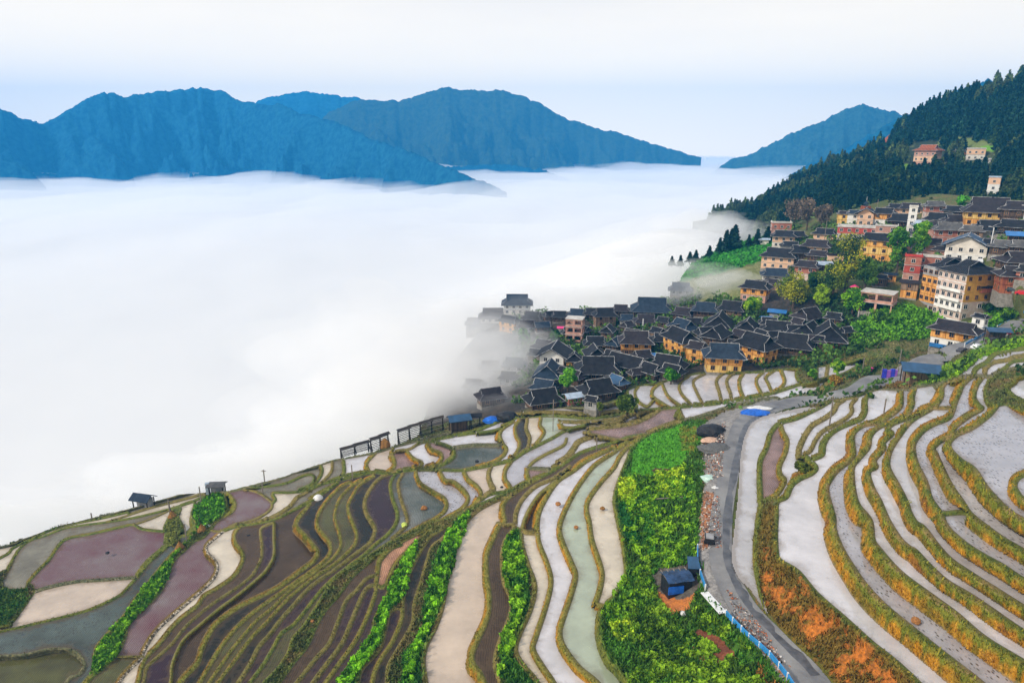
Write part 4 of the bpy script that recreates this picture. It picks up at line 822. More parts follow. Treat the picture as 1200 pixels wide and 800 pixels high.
RF = dict(k=tiles('roof_tile_black', (.008, .009, .012), (.024, .024, .030)), n=tiles('roof_tile_slate_brown', (.020, .016, .020), (.042, .034, .038)), u=tiles('roof_tile_blue_grey', (.012, .022, .042), (.03, .05, .08)), g=tiles('roof_tile_grey', (.06, .06, .065), (.14, .135, .13)),
 b=mat('roof_metal_blue', (.02, .15, .42), .4, .25, .6, spec=.5), B=mat('roof_metal_dark_blue', (.02, .07, .15), .45, .3, .6, spec=.5), r=mat('roof_metal_red', (.48, .05, .04), .5, .2, .5), s=mat('roof_concrete_slab', (.52, .50, .47), .85, .25, .6), h=mat('roof_pink_sheet', (.75, .05, .22), .5, .1, 1), l=mat('roof_metal_pale', (.34, .42, .52), .4, .3, .8))
TRIM = mat('ridge_mortar_white', (.06, .06, .06), .8, scale=.7, col2=(.58, .58, .59)); TRIMD = mat('ridge_mortar_stained', (.08, .08, .09), .8, scale=.8, col2=(.34, .34, .36))
GLASS = mat('window_dark_glass', (.02, .025, .035), .15, .3, 1, spec=.6); FRW = mat('window_frame_wood', (.35, .18, .08), .6); FRL = mat('window_frame_pale', (.66, .64, .6), .6)
STONE = mat('foundation_stone', (.26, .24, .21), .9, .35, 1.5, bump=.5)
def bx(bm, x0, x1, y0, y1, z0, z1):
    v = [bm.verts.new(p) for p in ((x0, y0, z0), (x1, y0, z0), (x1, y1, z0), (x0, y1, z0), (x0, y0, z1), (x1, y0, z1), (x1, y1, z1), (x0, y1, z1))]
    for f in ((0, 3, 2, 1), (4, 5, 6, 7), (0, 1, 5, 4), (1, 2, 6, 5), (2, 3, 7, 6), (3, 0, 4, 7)): bm.faces.new([v[i] for i in f])
def bar(bm, a, b, w, h=None):
    """square bar from a to b"""
    a = Vector(a); b = Vector(b); d = (b - a); 
    if d.length < 1e-4: return
    d.normalize(); up = Vector((0, 0, 1)) if abs(d.z) < .95 else Vector((1, 0, 0)); s = d.cross(up).normalized() * w / 2; u = s.cross(d).normalized() * (h or w) / 2
    q = [bm.verts.new(p + i * s + j * u) for p in (a, b) for i, j in ((-1, -1), (1, -1), (1, 1), (-1, 1))]
    for f in ((3, 2, 1, 0), (4, 5, 6, 7), (0, 1, 5, 4), (1, 2, 6, 5), (2, 3, 7, 6), (3, 0, 4, 7)): bm.faces.new([q[i] for i in f])
def ob(name, bm, m, parent=None, loc=None, smooth=False):
    bmesh.ops.recalc_face_normals(bm, faces=bm.faces); me = bpy.data.meshes.new(name); bm.to_mesh(me); bm.free()
    o = link(name, me, m, parent, smooth)
    if loc is not None: o.location = loc
    return o
def roof_hip(L, D, z, rh, over, bm, trim, gab=.45, sag=.12):
    """hip-and-gable roof: ridge along x, small gable at each end above the lower hips; trim carries the mortared ridges"""
    x, y = L / 2 + over, D / 2 + over; k = gab; xg = x - (y * (1 - k)) * .95; xg = max(xg, L * .16); yg = y * k; zg = z + rh * (1 - k) - sag * rh * .5; zr = z + rh; th = .14
    E = [(-x, -y, z), (x, -y, z), (x, y, z), (-x, y, z)]; G = [(-xg, -yg, zg), (xg, -yg, zg), (xg, yg, zg), (-xg, yg, zg)]; r0 = (-xg - .35, 0, zr); r1 = (xg + .35, 0, zr)
    Gv = [(-xg - .35, -yg, zg), (xg + .35, -yg, zg), (xg + .35, yg, zg), (-xg - .35, yg, zg)]
    V = {}
    def v(p): 
        if p not in V: V[p] = bm.verts.new(p)
        return V[p]
    for f in ((E[0], E[1], G[1], G[0]), (E[1], E[2], G[2], G[1]), (E[2], E[3], G[3], G[2]), (E[3], E[0], G[0], G[3]), (Gv[0], Gv[1], r1, r0), (Gv[2], Gv[3], r0, r1)): bm.faces.new([v(p) for p in f])
    # thickness and soffit
    E2 = [(a, b, c - th) for a, b, c in E]
    for i in range(4): bm.faces.new([v(E[i]), v(E2[i]), v(E2[(i + 1) % 4]), v(E[(i + 1) % 4])])
    bm.faces.new([v(p) for p in E2[::-1]])
    for s in (0, 1):   # gable triangle set back a little
        q = (-xg, xg)[s]; bm.faces.new([v((q, -yg, zg)), v((q, yg, zg)), v((q, 0, zr - .1))])
    t = trim; w = .105
    bar(t, (r0[0], 0, zr + .06), (r1[0], 0, zr + .06), w * 1.2)
    for g, e in zip(G, E): bar(t, (g[0], g[1], g[2] + .05), (e[0], e[1], e[2] + .05), w)
    for s, r in ((0, r0), (1, r1)):
        for q in ((Gv[0], Gv[3]) if s == 0 else (Gv[1], Gv[2])): bar(t, (r[0], 0, zr + .05), (q[0], q[1], q[2] + .05), w)
    for i in range(4):
        a, b = E[i], E[(i + 1) % 4]; bar(t, (a[0], a[1], a[2] - .06), (b[0], b[1], b[2] - .06), .09, .1)
def roof_gable(L, D, z, rh, over, bm, trim, skirt=True):
    x, y = L / 2 + over * .8, D / 2 + over; zr = z + rh; th = .14; r0 = (-x, 0, zr); r1 = (x, 0, zr); E = [(-x, -y, z - .1), (x, -y, z - .1), (x, y, z - .1), (-x, y, z - .1)]
    for off, rev in ((0, 0), (-th, 1)):
        q = [bm.verts.new((a, b, c + off)) for a, b, c in E + [r0, r1]]
        for f in ((0, 1, 5, 4), (2, 3, 4, 5)): bm.faces.new([q[i] for i in (f[::-1] if rev else f)])
    for a, b in ((E[0], E[1]), (E[2], E[3]), (E[0], r0), (r0, E[3]), (E[1], r1), (r1, E[2])): bar(bm, (a[0], a[1], a[2] - th / 2), (b[0], b[1], b[2] - th / 2), .1, th)
    if trim is not None:
        bar(trim, (r0[0], 0, zr + .06), (r1[0], 0, zr + .06), .2)
        for s in (-1, 1):
            for e in (-1, 1): bar(trim, (s * (x - .05), 0, zr + .05), (s * (x - .05), e * y, z - .03), .17)
def gable_wall(L, D, z, rh, bm):
    for s in (-1, 1):
        x = s * (L / 2 - .02); a = [bm.verts.new((x, -D / 2, z)), bm.verts.new((x, D / 2, z)), bm.verts.new((x, 0, z + rh * .93))]
        b = [bm.verts.new((x - s * .12, q.co.y, q.co.z)) for q in a]; bm.faces.new(a); bm.faces.new(b[::-1])
        for i in range(3): bm.faces.new([a[i], b[i], b[(i + 1) % 3], a[(i + 1) % 3]])
WMESH = {}
def window(parent, x, y, z, face, w=.9, h=1.0, pale=False, nofr=False):
    """face: 0 front(-y) 1 right(+x) 2 back 3 left; frame + pane, a part with a sub-part"""
    key = (round(w, 1), round(h, 1), pale)
    if key not in WMESH:
        f = bmesh.new(); t = .09
        bx(f, -w / 2 - t, w / 2 + t, -.07, .03, h, h + t); bx(f, -w / 2 - t, w / 2 + t, -.1, .03, -t, 0); bx(f, -w / 2 - t, -w / 2, -.07, .03, 0, h); bx(f, w / 2, w / 2 + t, -.07, .03, 0, h); bx(f, -.03, .03, -.06, .02, 0, h)
        bmesh.ops.recalc_face_normals(f, faces=f.faces); me = bpy.data.meshes.new('window'); f.to_mesh(me); f.free(); me.materials.append(FRL if pale else FRW)
        g = bmesh.new(); bx(g, -w / 2, w / 2, -.025, .03, 0, h); m2 = bpy.data.meshes.new('pane'); g.to_mesh(m2); g.free(); m2.materials.append(GLASS); WMESH[key] = (me, m2)
    a, b = WMESH[key]; o = link('window', a, None, parent); o.location = (x, y, z); o.rotation_euler = (0, 0, (0, math.pi / 2, math.pi, -math.pi / 2)[face])
    link('pane', b, None, o); return o
def facerow(parent, L, D, z, face, n, w=.9, h=1.0, pale=False, skip=0):
    W_ = L if face in (0, 2) else D
    for i in range(n):
        u = (i + .5) / n * W_ - W_ / 2
        p = [(u, -D / 2), (L / 2, u), (-u, D / 2), (-L / 2, -u)][face]; window(parent, p[0], p[1], z, face, w, h, pale)
def depth_at(px, py, A=at):
    q = A(px, py); return q.y * cp + (CAMZ - q.z) * sp
def house(x, y, w, rot, walls, roof, storeys, label, kind='g', dr=.72, cat='house', name='timber_house', group=None, sh=2.35, rh=None, A=at, wins=True, hbase=None, trim=TRIM, gab=.45, dz=0.):
    """a timber or masonry house: px/py of the middle of its wall foot, width in photo px, ridge turned by rot degrees"""
    dep = depth_at(x, y, A); ppm = F / dep; a = math.radians(rot + (17 * math.sin(x * 3.7 + y) if group == G1_ else 0)); w = w * (1.20 if group == G1_ and walls[0] in 'dgw' else 1.13 if group == G1_ else 1.14); sh = sh * (.88 if group == G1_ and sh == 2.35 else 1); L = w / ppm / (abs(math.cos(a)) + dr * abs(math.sin(a))); rh = rh or (.40 if group == G1_ else .29); D = L * dr; over = min(1.1, L * .10)
    Lb = L - 2 * over; Db = D - 2 * over; o = A(x, y); av = math.atan2(o.x, o.y); o.y += Db * .42 * math.cos(av); o.x += Db * .42 * math.sin(av); o.z += dz; a -= av * .9
    t = thing(name, label, cat, o, a, group); zf = 0
    f = bmesh.new(); bx(f, -Lb / 2 - .1, Lb / 2 + .1, -Db / 2 - .1, Db / 2 + .1, -3.5, .25); ob('foundation', f, STONE, t)
    z = .25
    for s in range(storeys):
        m = M[walls[min(s, len(walls) - 1)]]; b = bmesh.new(); j = .14 * s if walls[min(s, len(walls) - 1)] in 'oOydwR' else 0
        bx(b, -Lb / 2 - j, Lb / 2 + j, -Db / 2 - j, Db / 2 + j, z, z + sh - .02)
        if s == storeys - 1 and kind == 'G': gable_wall(Lb + 2 * j, Db + 2 * j, z + sh - .04, D * rh, b)
        wl = ob('wall', b, m, t)
        if walls[min(s, len(walls) - 1)] in 'bBetWpcYC' and storeys > 1 and s < storeys - 1:
            q = bmesh.new(); bx(q, -Lb / 2 - .12, Lb / 2 + .12, -Db / 2 - .12, Db / 2 + .12, z + sh - .16, z + sh + .02); ob('floor_band', q, M['c'] if walls[0] != 'W' else M['W'], t)
        if wins:
            pale = walls[min(s, len(walls) - 1)] in 'bBetWpcYCg'
            for fc, W_ in ((0, Lb), (3, Db), (1, Db)):
                nn = max(1, int(W_ / 2.6)); facerow(t, Lb + 2 * j, Db + 2 * j, z + .75, fc, nn, .95, 1.05, pale)
        z += sh
    bm = bmesh.new(); tr = bmesh.new()
    if kind == 'f':
        bx(bm, -Lb / 2 - .25, Lb / 2 + .25, -Db / 2 - .25, Db / 2 + .25, z, z + .22); bx(bm, -Lb / 2 - .1, Lb / 2 + .1, -Db / 2 - .1, -Db / 2 + .08, z + .22, z + .7); bx(bm, Lb / 2 - .08, Lb / 2 + .1, -Db / 2 + .08, Db / 2, z + .22, z + .7)
        bx(bm, -Lb / 2 - .1, -Lb / 2 + .08, -Db / 2 + .08, Db / 2, z + .22, z + .7); tr.free(); tr = None
    elif kind == 'G': roof_gable(L, D, z + .02, D * rh, over * .3, bm, tr)
    elif kind == 'm': roof_gable(L, D, z + .02, D * rh * .5, over * .3, bm, None); tr.free(); tr = None
    else: roof_hip(L, D, z + .02, D * rh, .05, bm, tr, gab)
    rfo = ob('roof', bm, RF[roof] if roof in RF else M[roof], t)
    if tr is not None: ob('ridge', tr, trim, rfo)
    return t
# ------------------------------------------------------------------ the village, house by house
G1_, G2_ = 'timber houses with black tiled roofs crowded on the slope', 'brick and plaster houses of the village'
def H(s, group=G1_, **kw):
    for ln_ in s.strip().split('\n'):
        p = [q.strip() for q in ln_.split('|')]; x, y, w, rot = [float(v) for v in p[0].split()]; k = dict(kw); walls, roof, st, kind = p[1].split()
        if len(p) > 3: k.update(eval('dict(' + p[3] + ')'))
        house(x, y, w, rot, walls, roof, int(st), p[2], kind=kind, group=k.pop('group', group), **k)
# rows out in the mist
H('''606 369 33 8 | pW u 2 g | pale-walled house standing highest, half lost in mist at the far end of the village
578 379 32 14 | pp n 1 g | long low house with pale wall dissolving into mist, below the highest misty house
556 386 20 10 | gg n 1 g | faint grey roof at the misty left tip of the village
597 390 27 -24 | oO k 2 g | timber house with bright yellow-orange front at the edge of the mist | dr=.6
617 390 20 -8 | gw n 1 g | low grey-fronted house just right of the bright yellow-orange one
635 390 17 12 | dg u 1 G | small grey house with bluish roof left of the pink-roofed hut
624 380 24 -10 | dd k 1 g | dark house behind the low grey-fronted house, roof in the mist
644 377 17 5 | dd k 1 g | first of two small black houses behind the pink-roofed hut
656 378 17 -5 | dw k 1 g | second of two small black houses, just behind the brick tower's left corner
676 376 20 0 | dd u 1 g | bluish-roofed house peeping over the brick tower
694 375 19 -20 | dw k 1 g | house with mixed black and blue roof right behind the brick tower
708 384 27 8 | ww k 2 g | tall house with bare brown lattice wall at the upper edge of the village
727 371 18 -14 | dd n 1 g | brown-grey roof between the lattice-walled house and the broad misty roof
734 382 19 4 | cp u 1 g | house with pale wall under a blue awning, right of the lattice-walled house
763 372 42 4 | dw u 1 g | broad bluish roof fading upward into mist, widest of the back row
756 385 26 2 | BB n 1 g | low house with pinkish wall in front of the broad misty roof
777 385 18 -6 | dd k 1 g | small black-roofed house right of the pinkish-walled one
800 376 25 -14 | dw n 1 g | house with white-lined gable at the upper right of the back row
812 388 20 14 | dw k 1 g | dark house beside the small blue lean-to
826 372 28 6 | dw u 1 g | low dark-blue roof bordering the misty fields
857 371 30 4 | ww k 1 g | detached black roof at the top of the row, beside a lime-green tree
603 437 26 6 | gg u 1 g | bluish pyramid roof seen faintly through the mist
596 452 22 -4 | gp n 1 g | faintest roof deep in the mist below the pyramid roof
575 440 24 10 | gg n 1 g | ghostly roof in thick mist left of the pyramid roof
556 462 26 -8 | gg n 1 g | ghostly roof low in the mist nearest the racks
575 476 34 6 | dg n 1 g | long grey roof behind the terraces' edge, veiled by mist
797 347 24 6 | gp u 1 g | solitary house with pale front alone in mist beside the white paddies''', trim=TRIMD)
# the crowded middle
H('''638 416 30 -22 | wg n 1 g | brown-grey roof sloping down to the left beside a bush in thin mist
649 434 38 62 | pW k 2 G | big black saddle roof with white gable front facing the viewer | dr=.9,rh=.3
643 449 34 70 | wd u 1 g | bluish roof set in front of the big white-gabled saddle roof
673 432 20 80 | oo k 1 g | small house with plain orange front under a dark gable | dr=1.1
697 412 27 4 | oo k 1 g | upper of two stacked roofs with two orange window bays
697 426 27 84 | dd k 1 g | lower black roof directly before the two orange window bays
720 412 22 72 | dw u 1 g | grey gabled house between the stacked roofs and the long brown roof
744 418 36 18 | do n 2 g | brown-black roof with white bent ridge and an orange wall under it
734 438 52 -28 | dw k 1 g | very long black roof descending to the right through the middle of the village | dr=.5
700 446 48 -12 | dw k 1 g | broad black roof with white spots and a timber gable end below
638 466 36 -10 | ee u 1 g | house with peach wall and bluish roof fading into the mist
636 481 44 14 | dd k 1 g | lowest black roof, right at the terraces' edge beside a tall pole
672 475 24 10 | bb l 1 m | little red brick hut with pale blue metal roof by the terraces | name='brick_hut',cat='hut'
693 481 18 -6 | gd k 1 g | small dark shed-like house between the red brick hut and a round shrub
700 470 46 26 | dw k 1 g | large black roof with bold white hip above the lowest terraces
723 459 27 -32 | dw B 1 g | dark blue roof leaning over the right side of the large black roof
762 446 32 -24 | dw k 1 g | black roof with grey wall at the top of the first white paddies
782 440 42 -16 | dw k 1 g | flat black roof with broken white ridge left of the orange-sided long house
796 415 44 -38 | oO k 2 g | long house whose whole orange timber side faces left | dr=.62
800 393 34 -34 | dw u 1 g | blue-grey roof stepping up behind the orange-sided long house
815 426 26 -6 | oO n 2 g | stilted amber annexe in front of the long orange-sided house
842 391 34 76 | dg k 1 g | roof with white zigzag ridge behind the tall orange-fronted house
838 411 35 78 | Od k 2 g | tall house with dark upper band over a glowing orange front | walls_='x' 
875 394 28 84 | Od k 1 g | neat gabled house with bare plank gable and bright orange front
910 398 36 -18 | pd k 1 g | house with white fascia line, right of the neat gabled house
885 425 52 -22 | Oo k 2 g | broad black roof over an amber wall, next to the dry terraces
927 416 42 -14 | dw k 1 g | black roof with bent white ridge, right of the broad amber-walled house
846 437 46 24 | yo u 2 g | blue-grey roofed house with pale orange wall nearest the white paddies
787 447 30 -20 | dd k 1 g | low black roof beside green shrubs at the left of the white paddies
946 381 36 66 | gd n 1 g | brown-grey roof with blue sheet at its tip, below the yellow-green trees
946 399 34 78 | tb k 1 g | gable-fronted house with a strip of brick wall, above the dome-shaped cellar
969 406 36 74 | Rw k 1 g | last black roof on the right before the dry grassy terraces
976 382 20 -8 | dd k 1 g | dark house in the shade of the lime-green tree
905 404 22 10 | dd k 1 g | small black roof squeezed between two white-ridged houses
866 402 22 -30 | dd n 1 g | small brown-black roof between the tall orange-fronted house and the neat gabled one'''.replace(" | walls_='x' ", ''))
H('''776 408 24 12 | dw k 1 g | black roof tucked left of the orange-sided long house
741 402 24 -30 | dw k 1 g | bluish black roof behind the bent white ridge in the village middle
718 428 26 -16 | dw k 1 g | black roof wedged between the stacked roofs and the very long roof
672 452 28 -20 | dw n 1 g | brown-black roof just right of the green tree in the mist
660 421 22 40 | dd k 1 g | blue-black roof touching the big white-gabled saddle roof
752 428 26 30 | dw n 1 g | brown-black roof above the blue metal roof
826 400 26 20 | dd k 1 g | small black roof left of the tall orange-fronted house
892 404 26 -40 | dw k 1 g | black roof behind the broad amber-walled house
930 398 24 14 | dd k 1 g | black roof between the two blue metal sheds and the gabled brick strip house''')
for x, y, w, r in [(668, 398, 18, 20), (684, 395, 18, -30), (712, 396, 18, 60), (790, 395, 20, 30), (770, 398, 20, -20), (756, 410, 20, 70), (690, 436, 20, 30), (715, 440, 22, -60), (745, 448, 20, 30), (662, 446, 20, -20), (820, 412, 20, 80), (860, 414, 20, -30), (900, 388, 20, 20), (935, 388, 20, -50), (955, 410, 20, 10), (990, 398, 18, 30), (735, 390, 18, 60), (650, 462, 20, 10), (628, 424, 20, -30), (712, 457, 20, 40)]:
    house(x, y, w, r, 'dw' if (x + y) % 2 else 'ww', 'kn'[x % 2], 1, 'small black roof tucked among the crowded timber houses of the lower village', group=G1_)
H('''760 425 17 -10 | dd b 1 m | bright blue metal lean-to in the middle of the black roofs
812 387 13 8 | dd b 1 m | small bright blue lean-to behind the tall orange-fronted house
910 374 19 -8 | gg b 1 m | bright blue flat shed roof above the gabled houses, beside the yellow-green tree
897 381 13 20 | gg b 1 m | tiny blue shed just left of the bigger blue shed roof
895 287 11 0 | lW l 1 m | tiny pale-blue hut on the green ridge beside the conifers'''.replace('lW', 'pW'), group='small metal-roofed sheds', name='shed', cat='shed', wins=False, sh=2.2)
# left flank below the ridge
H('''884 354 36 -16 | Bo k 2 g | house with brick ground floor and orange side wall, alone left of the yellow-green tree
903 340 20 -10 | Bp n 1 g | small brick house just above the one with the orange side wall
908 331 32 4 | pe u 1 g | long low bluish roof over a pale wall, second step of the left flank
912 316 42 -12 | ee k 2 g | black-roofed house with row of peach window bays facing the fields
944 329 30 -16 | tb n 2 g | dark roof above a red strip and pinkish wall, behind the yellow-green tree
940 304 36 12 | dw k 1 g | large plain black roof between the peach window bays and the blue-and-black roof
917 291 26 0 | pe k 2 g | beige two-storey house with black roof at the foot of the red brick block
956 297 34 -12 | ew n 1 g | house under a roof half bright blue, half black | roof_='x'
978 308 20 6 | ee n 1 f | plain peach flat-topped block partly behind the tall yellow-green tree
966 282 28 -14 | ee k 1 g | peach house with curved black roof below the bare trees
960 318 24 8 | dw l 1 m | low house with pale blue metal strips left of the tall yellow-green tree'''.replace(" | roof_='x'", ''), group='houses on the left flank of the upper village')
# upper village, masonry and mixed
H('''1020 298 30 10 | dw k 1 g | black roof half behind the yellow-green tree and the amber guesthouse
1052 285 24 -14 | dd k 1 g | black roof between the amber guesthouse and the pink brick block
1072 294 22 6 | Be k 1 g | peach-fronted house behind the right one of the twin green trees
1118 256 26 -6 | dd k 1 g | black roof just left below the little brick-red house
1178 252 30 10 | dd n 1 g | dark roof right behind the big yellow-fronted house
1186 276 36 -8 | dw k 1 g | black roof between the bright blue metal roof and the stone-walled house
1160 296 24 -20 | dd k 1 g | black roof beside the white street lamp
1146 278 24 12 | dd k 1 g | black roof left of the stone-walled house
1196 300 30 8 | dw g 1 g | grey roof touching the right edge above the dark red house
1205 330 30 -6 | bb k 1 g | brick house cut by the right edge above the red car
1112 318 26 8 | dd k 1 g | black roof just behind the ridge of the big corner building
1030 336 18 8 | dw k 1 g | dark roof hidden among trees left of the little orange hut
1005 322 22 -10 | dd k 1 g | dark roof in the shade of the tallest yellow-green tree
1078 283 24 4 | WB k 1 g | white and pink house just below the narrow white tower-like house
925 312 22 -6 | dw k 1 g | black roof behind the peach window bays
932 284 24 8 | dd k 1 g | black roof right of the beige two-storey house
958 308 26 -14 | dd n 1 g | brown-black roof under the blue-and-black one
890 342 22 12 | dd k 1 g | black roof above the small brick house on the left flank
925 296 22 6 | ge k 1 g | grey-roofed house with peach wall above the plain black roof''', group='dark roofs among the masonry houses of the upper village')
H('''914 277 25 6 | Bbb s 2 f | red brick flat-roofed block with white band, farthest left of the upper village | wins=True,sh=2.9
987 265 14 4 | yy n 2 g | narrow yellow house on the left of the tall peach gable
1000 265 16 0 | WW u 2 g | white-fronted house between the narrow yellow house and the tall peach gable
1013 265 22 86 | eee u 2 G | tall blank peach gable wall on the terrace above the red parapet
1034 265 26 -8 | Woo k 2 g | white and orange house right of the tall peach gable
1003 282 44 -3 | cC s 2 f | long flat-roofed building with bright red parapet
1037 281 26 -2 | BB s 2 f | pink brick flat-roofed building right of the red parapet
1030 307 46 -14 | OyO k 3 g | long three-storey amber guesthouse with many windows between two green trees | cat='guesthouse',dr=.5,rh=.3
1057 267 34 -6 | dW k 1 g | wide black roof above the twin tall green trees
1050 252 22 0 | ee k 1 g | low pinkish house under the forest, left of the white-trimmed grey roof
1066 252 26 4 | eb n 1 g | pinkish house with orange wall panel just below the forest
1093 257 25 14 | tb g 2 g | two-storey pink house with grey white-trimmed roof below the forest
1066 274 9 0 | WW s 4 f | narrow white tower-like house behind the twin tall green trees
1079 272 24 10 | We l 1 g | pale blue-grey roof right of the narrow white tower-like house
1088 283 26 -4 | BBe n 2 g | pink house with dark red eave right of the twin green trees
1109 287 34 8 | bbg g 2 g | red brick house with grey tiled roof and pale bands
1136 289 25 -6 | bw g 2 g | small brick house with weathered grey roof, left of the street
1100 266 34 -10 | dd k 1 g | black roof in the gap above the red brick house with pale bands
1120 268 32 12 | dd n 1 g | brown-black roof left of the big yellow-fronted house
1155 266 50 3 | oyy n 2 g | big house with long yellow upper front and white-lined gable at the top of the village | rh=.4
1164 280 50 10 | cw k 1 g | black roof with rough stone wall below the big yellow-fronted house
1192 264 40 -6 | dd n 2 g | dark house with pale eaves beside a white lamp mast, top right
1196 286 30 4 | dw b 1 m | house under a bright blue metal roof at the right edge
1147 249 24 0 | ee n 1 g | small pinkish house with pale blue roof ornament just under the forest
1132 249 12 0 | bb n 1 g | little brick-red house beside a bright green tree under the forest
1130 308 46 84 | WpW B 2 G | white-walled house with broad gable and dark blue roof | dr=1.25,rh=.26
1106 303 28 -8 | BB n 1 g | brick house half hidden behind the white broad gable
1087 305 28 0 | BBb n 2 g | pink brick house with terrace left of the white broad gable
1066 331 18 0 | BCb r 3 f | narrow red-painted block with scarlet parapet behind the big corner building | sh=2.6
1088 320 34 -6 | Cb s 2 f | flat red-walled house right behind the big corner building
1190 318 46 24 | dR n 1 g | wide brown-blue roof at the right edge above the street | dr=.9
1188 338 44 14 | RRo n 2 g | dark red timber house at the right edge by the parked cars | dr=.8,dz=-1.6
1176 300 34 -18 | dd g 1 g | grey layered roofs stepping down to the upper street
1042 331 14 10 | oo u 1 m | little orange hut on top of the slope behind the unfinished brick house | name='hut',cat='hut'
1064 350 20 -8 | ow n 2 m | rough orange-brown plank shack left of the big corner building | name='shack',cat='shack'
1145 394 18 -30 | WW k 2 g | small white annexe behind the house with the white and blue base
1178 338 18 18 | bb r 1 m | low brick lean-to below the dark red timber house''', group=G2_)
# houses among the trees on the hill
H('''1085 196 30 -24 | BeBB R 3 g | tall beige house with dark red roof among the conifers on the hill | sh=3.1,dr=.8
1142 188 20 0 | pee s 2 f | pale concrete block right of the beige house on the hill | sh=3
1151 194 16 0 | cp s 1 f | lower concrete block stepping down from the pale one on the hill | sh=3
1162 232 14 -8 | WWe l 3 f | tall narrow white house with pale blue top at the forest edge | sh=3
1198 223 14 0 | pp n 2 f | small pale house at the right picture edge in the forest | sh=3
1124 184 12 0 | bb n 1 g | small brick-coloured house between the two blocks on the hill | sh=3''', group='houses on the wooded hill', A=at_hill, name='hill_house')
# ------------------------------------------------------------------ unfinished brick tower, red hut roof
def frame_tower(x, y, w, storeys, rot, label, sh=2.5, dr=.8, open_=(0,), topslab=True, name='unfinished_brick_house', openfull=()):
    dep = depth_at(x, y); L = w * dep / F * .82; D = L * dr; t = thing(name, label, 'house', at(x, y) + Vector((0, D * .4, 0)), math.radians(rot) - math.atan2(x - 600, 800) * .9); z = -.2
    f = bmesh.new(); bx(f, -L / 2, L / 2, -D / 2, D / 2, -3, z); ob('foundation', f, STONE, t)
    for s in range(storeys):
        b = bmesh.new(); th = .25; wz0, wz1 = z + .8, z + sh - .5
        n = 2
        for fc in range(4):
            W_ = L if fc % 2 == 0 else D; op = s in openfull and fc in (0, 3)
            cols = [(-W_ / 2, -W_ / 2 + .35)] + [((i + 1) / n * W_ - W_ / 2 - .3, (i + 1) / n * W_ - W_ / 2 + .3) for i in range(n - 1)] + [(W_ / 2 - .35, W_ / 2)]
            segs = [(a, c, z, z + sh - .15) for a, c in cols] + ([] if op else [(-W_ / 2, W_ / 2, z, wz0), (-W_ / 2, W_ / 2, wz1, z + sh - .15)])
            for i, (a, c, z0, z1) in enumerate(segs):
                o_ = .003 * i
                if fc == 0: bx(b, a, c, -D / 2 + o_, -D / 2 + th, z0, z1)
                if fc == 2: bx(b, a, c, D / 2 - th, D / 2 - o_, z0, z1)
                if fc == 1: bx(b, L / 2 - th, L / 2 - o_, a, c, z0, z1)
                if fc == 3: bx(b, -L / 2 + o_, -L / 2 + th, a, c, z0, z1)
        ob('wall', b, M['B'], t)
        q = bmesh.new(); bx(q, -L / 2 - .15, L / 2 + .15, -D / 2 - .15, D / 2 + .15, z + sh - .15, z + sh + .03); ob('floor_slab', q, M['c'] if s < storeys - 1 or not topslab else RF['s'], t); z += sh
    return t
frame_tower(674, 400, 24, 3, -12, 'three-storey unfinished brick tower with empty window holes amid the black roofs', sh=2.7)
ft = frame_tower(1033, 366, 42, 2, -14, 'unfinished brick house on concrete stilts with open storeys and flat pale roof', sh=3.0, dr=.75, openfull=(0,))
for sx in (-1, -.3, .4, 1):
    f = bmesh.new(); bar(f, (0, 0, -3.2), (0, 0, -.2), .35); o = ob('stilt', f, M['c'], ft); dep = depth_at(1033, 366); o.location = (sx * 42 * dep / F * .39, -42 * dep / F * .32, 0)
house(658, 393, 9, 0, 'pp', 'h', 1, 'tiny white hut with shocking pink roof beside the brick tower', kind='m', name='hut', cat='hut', sh=2.6)
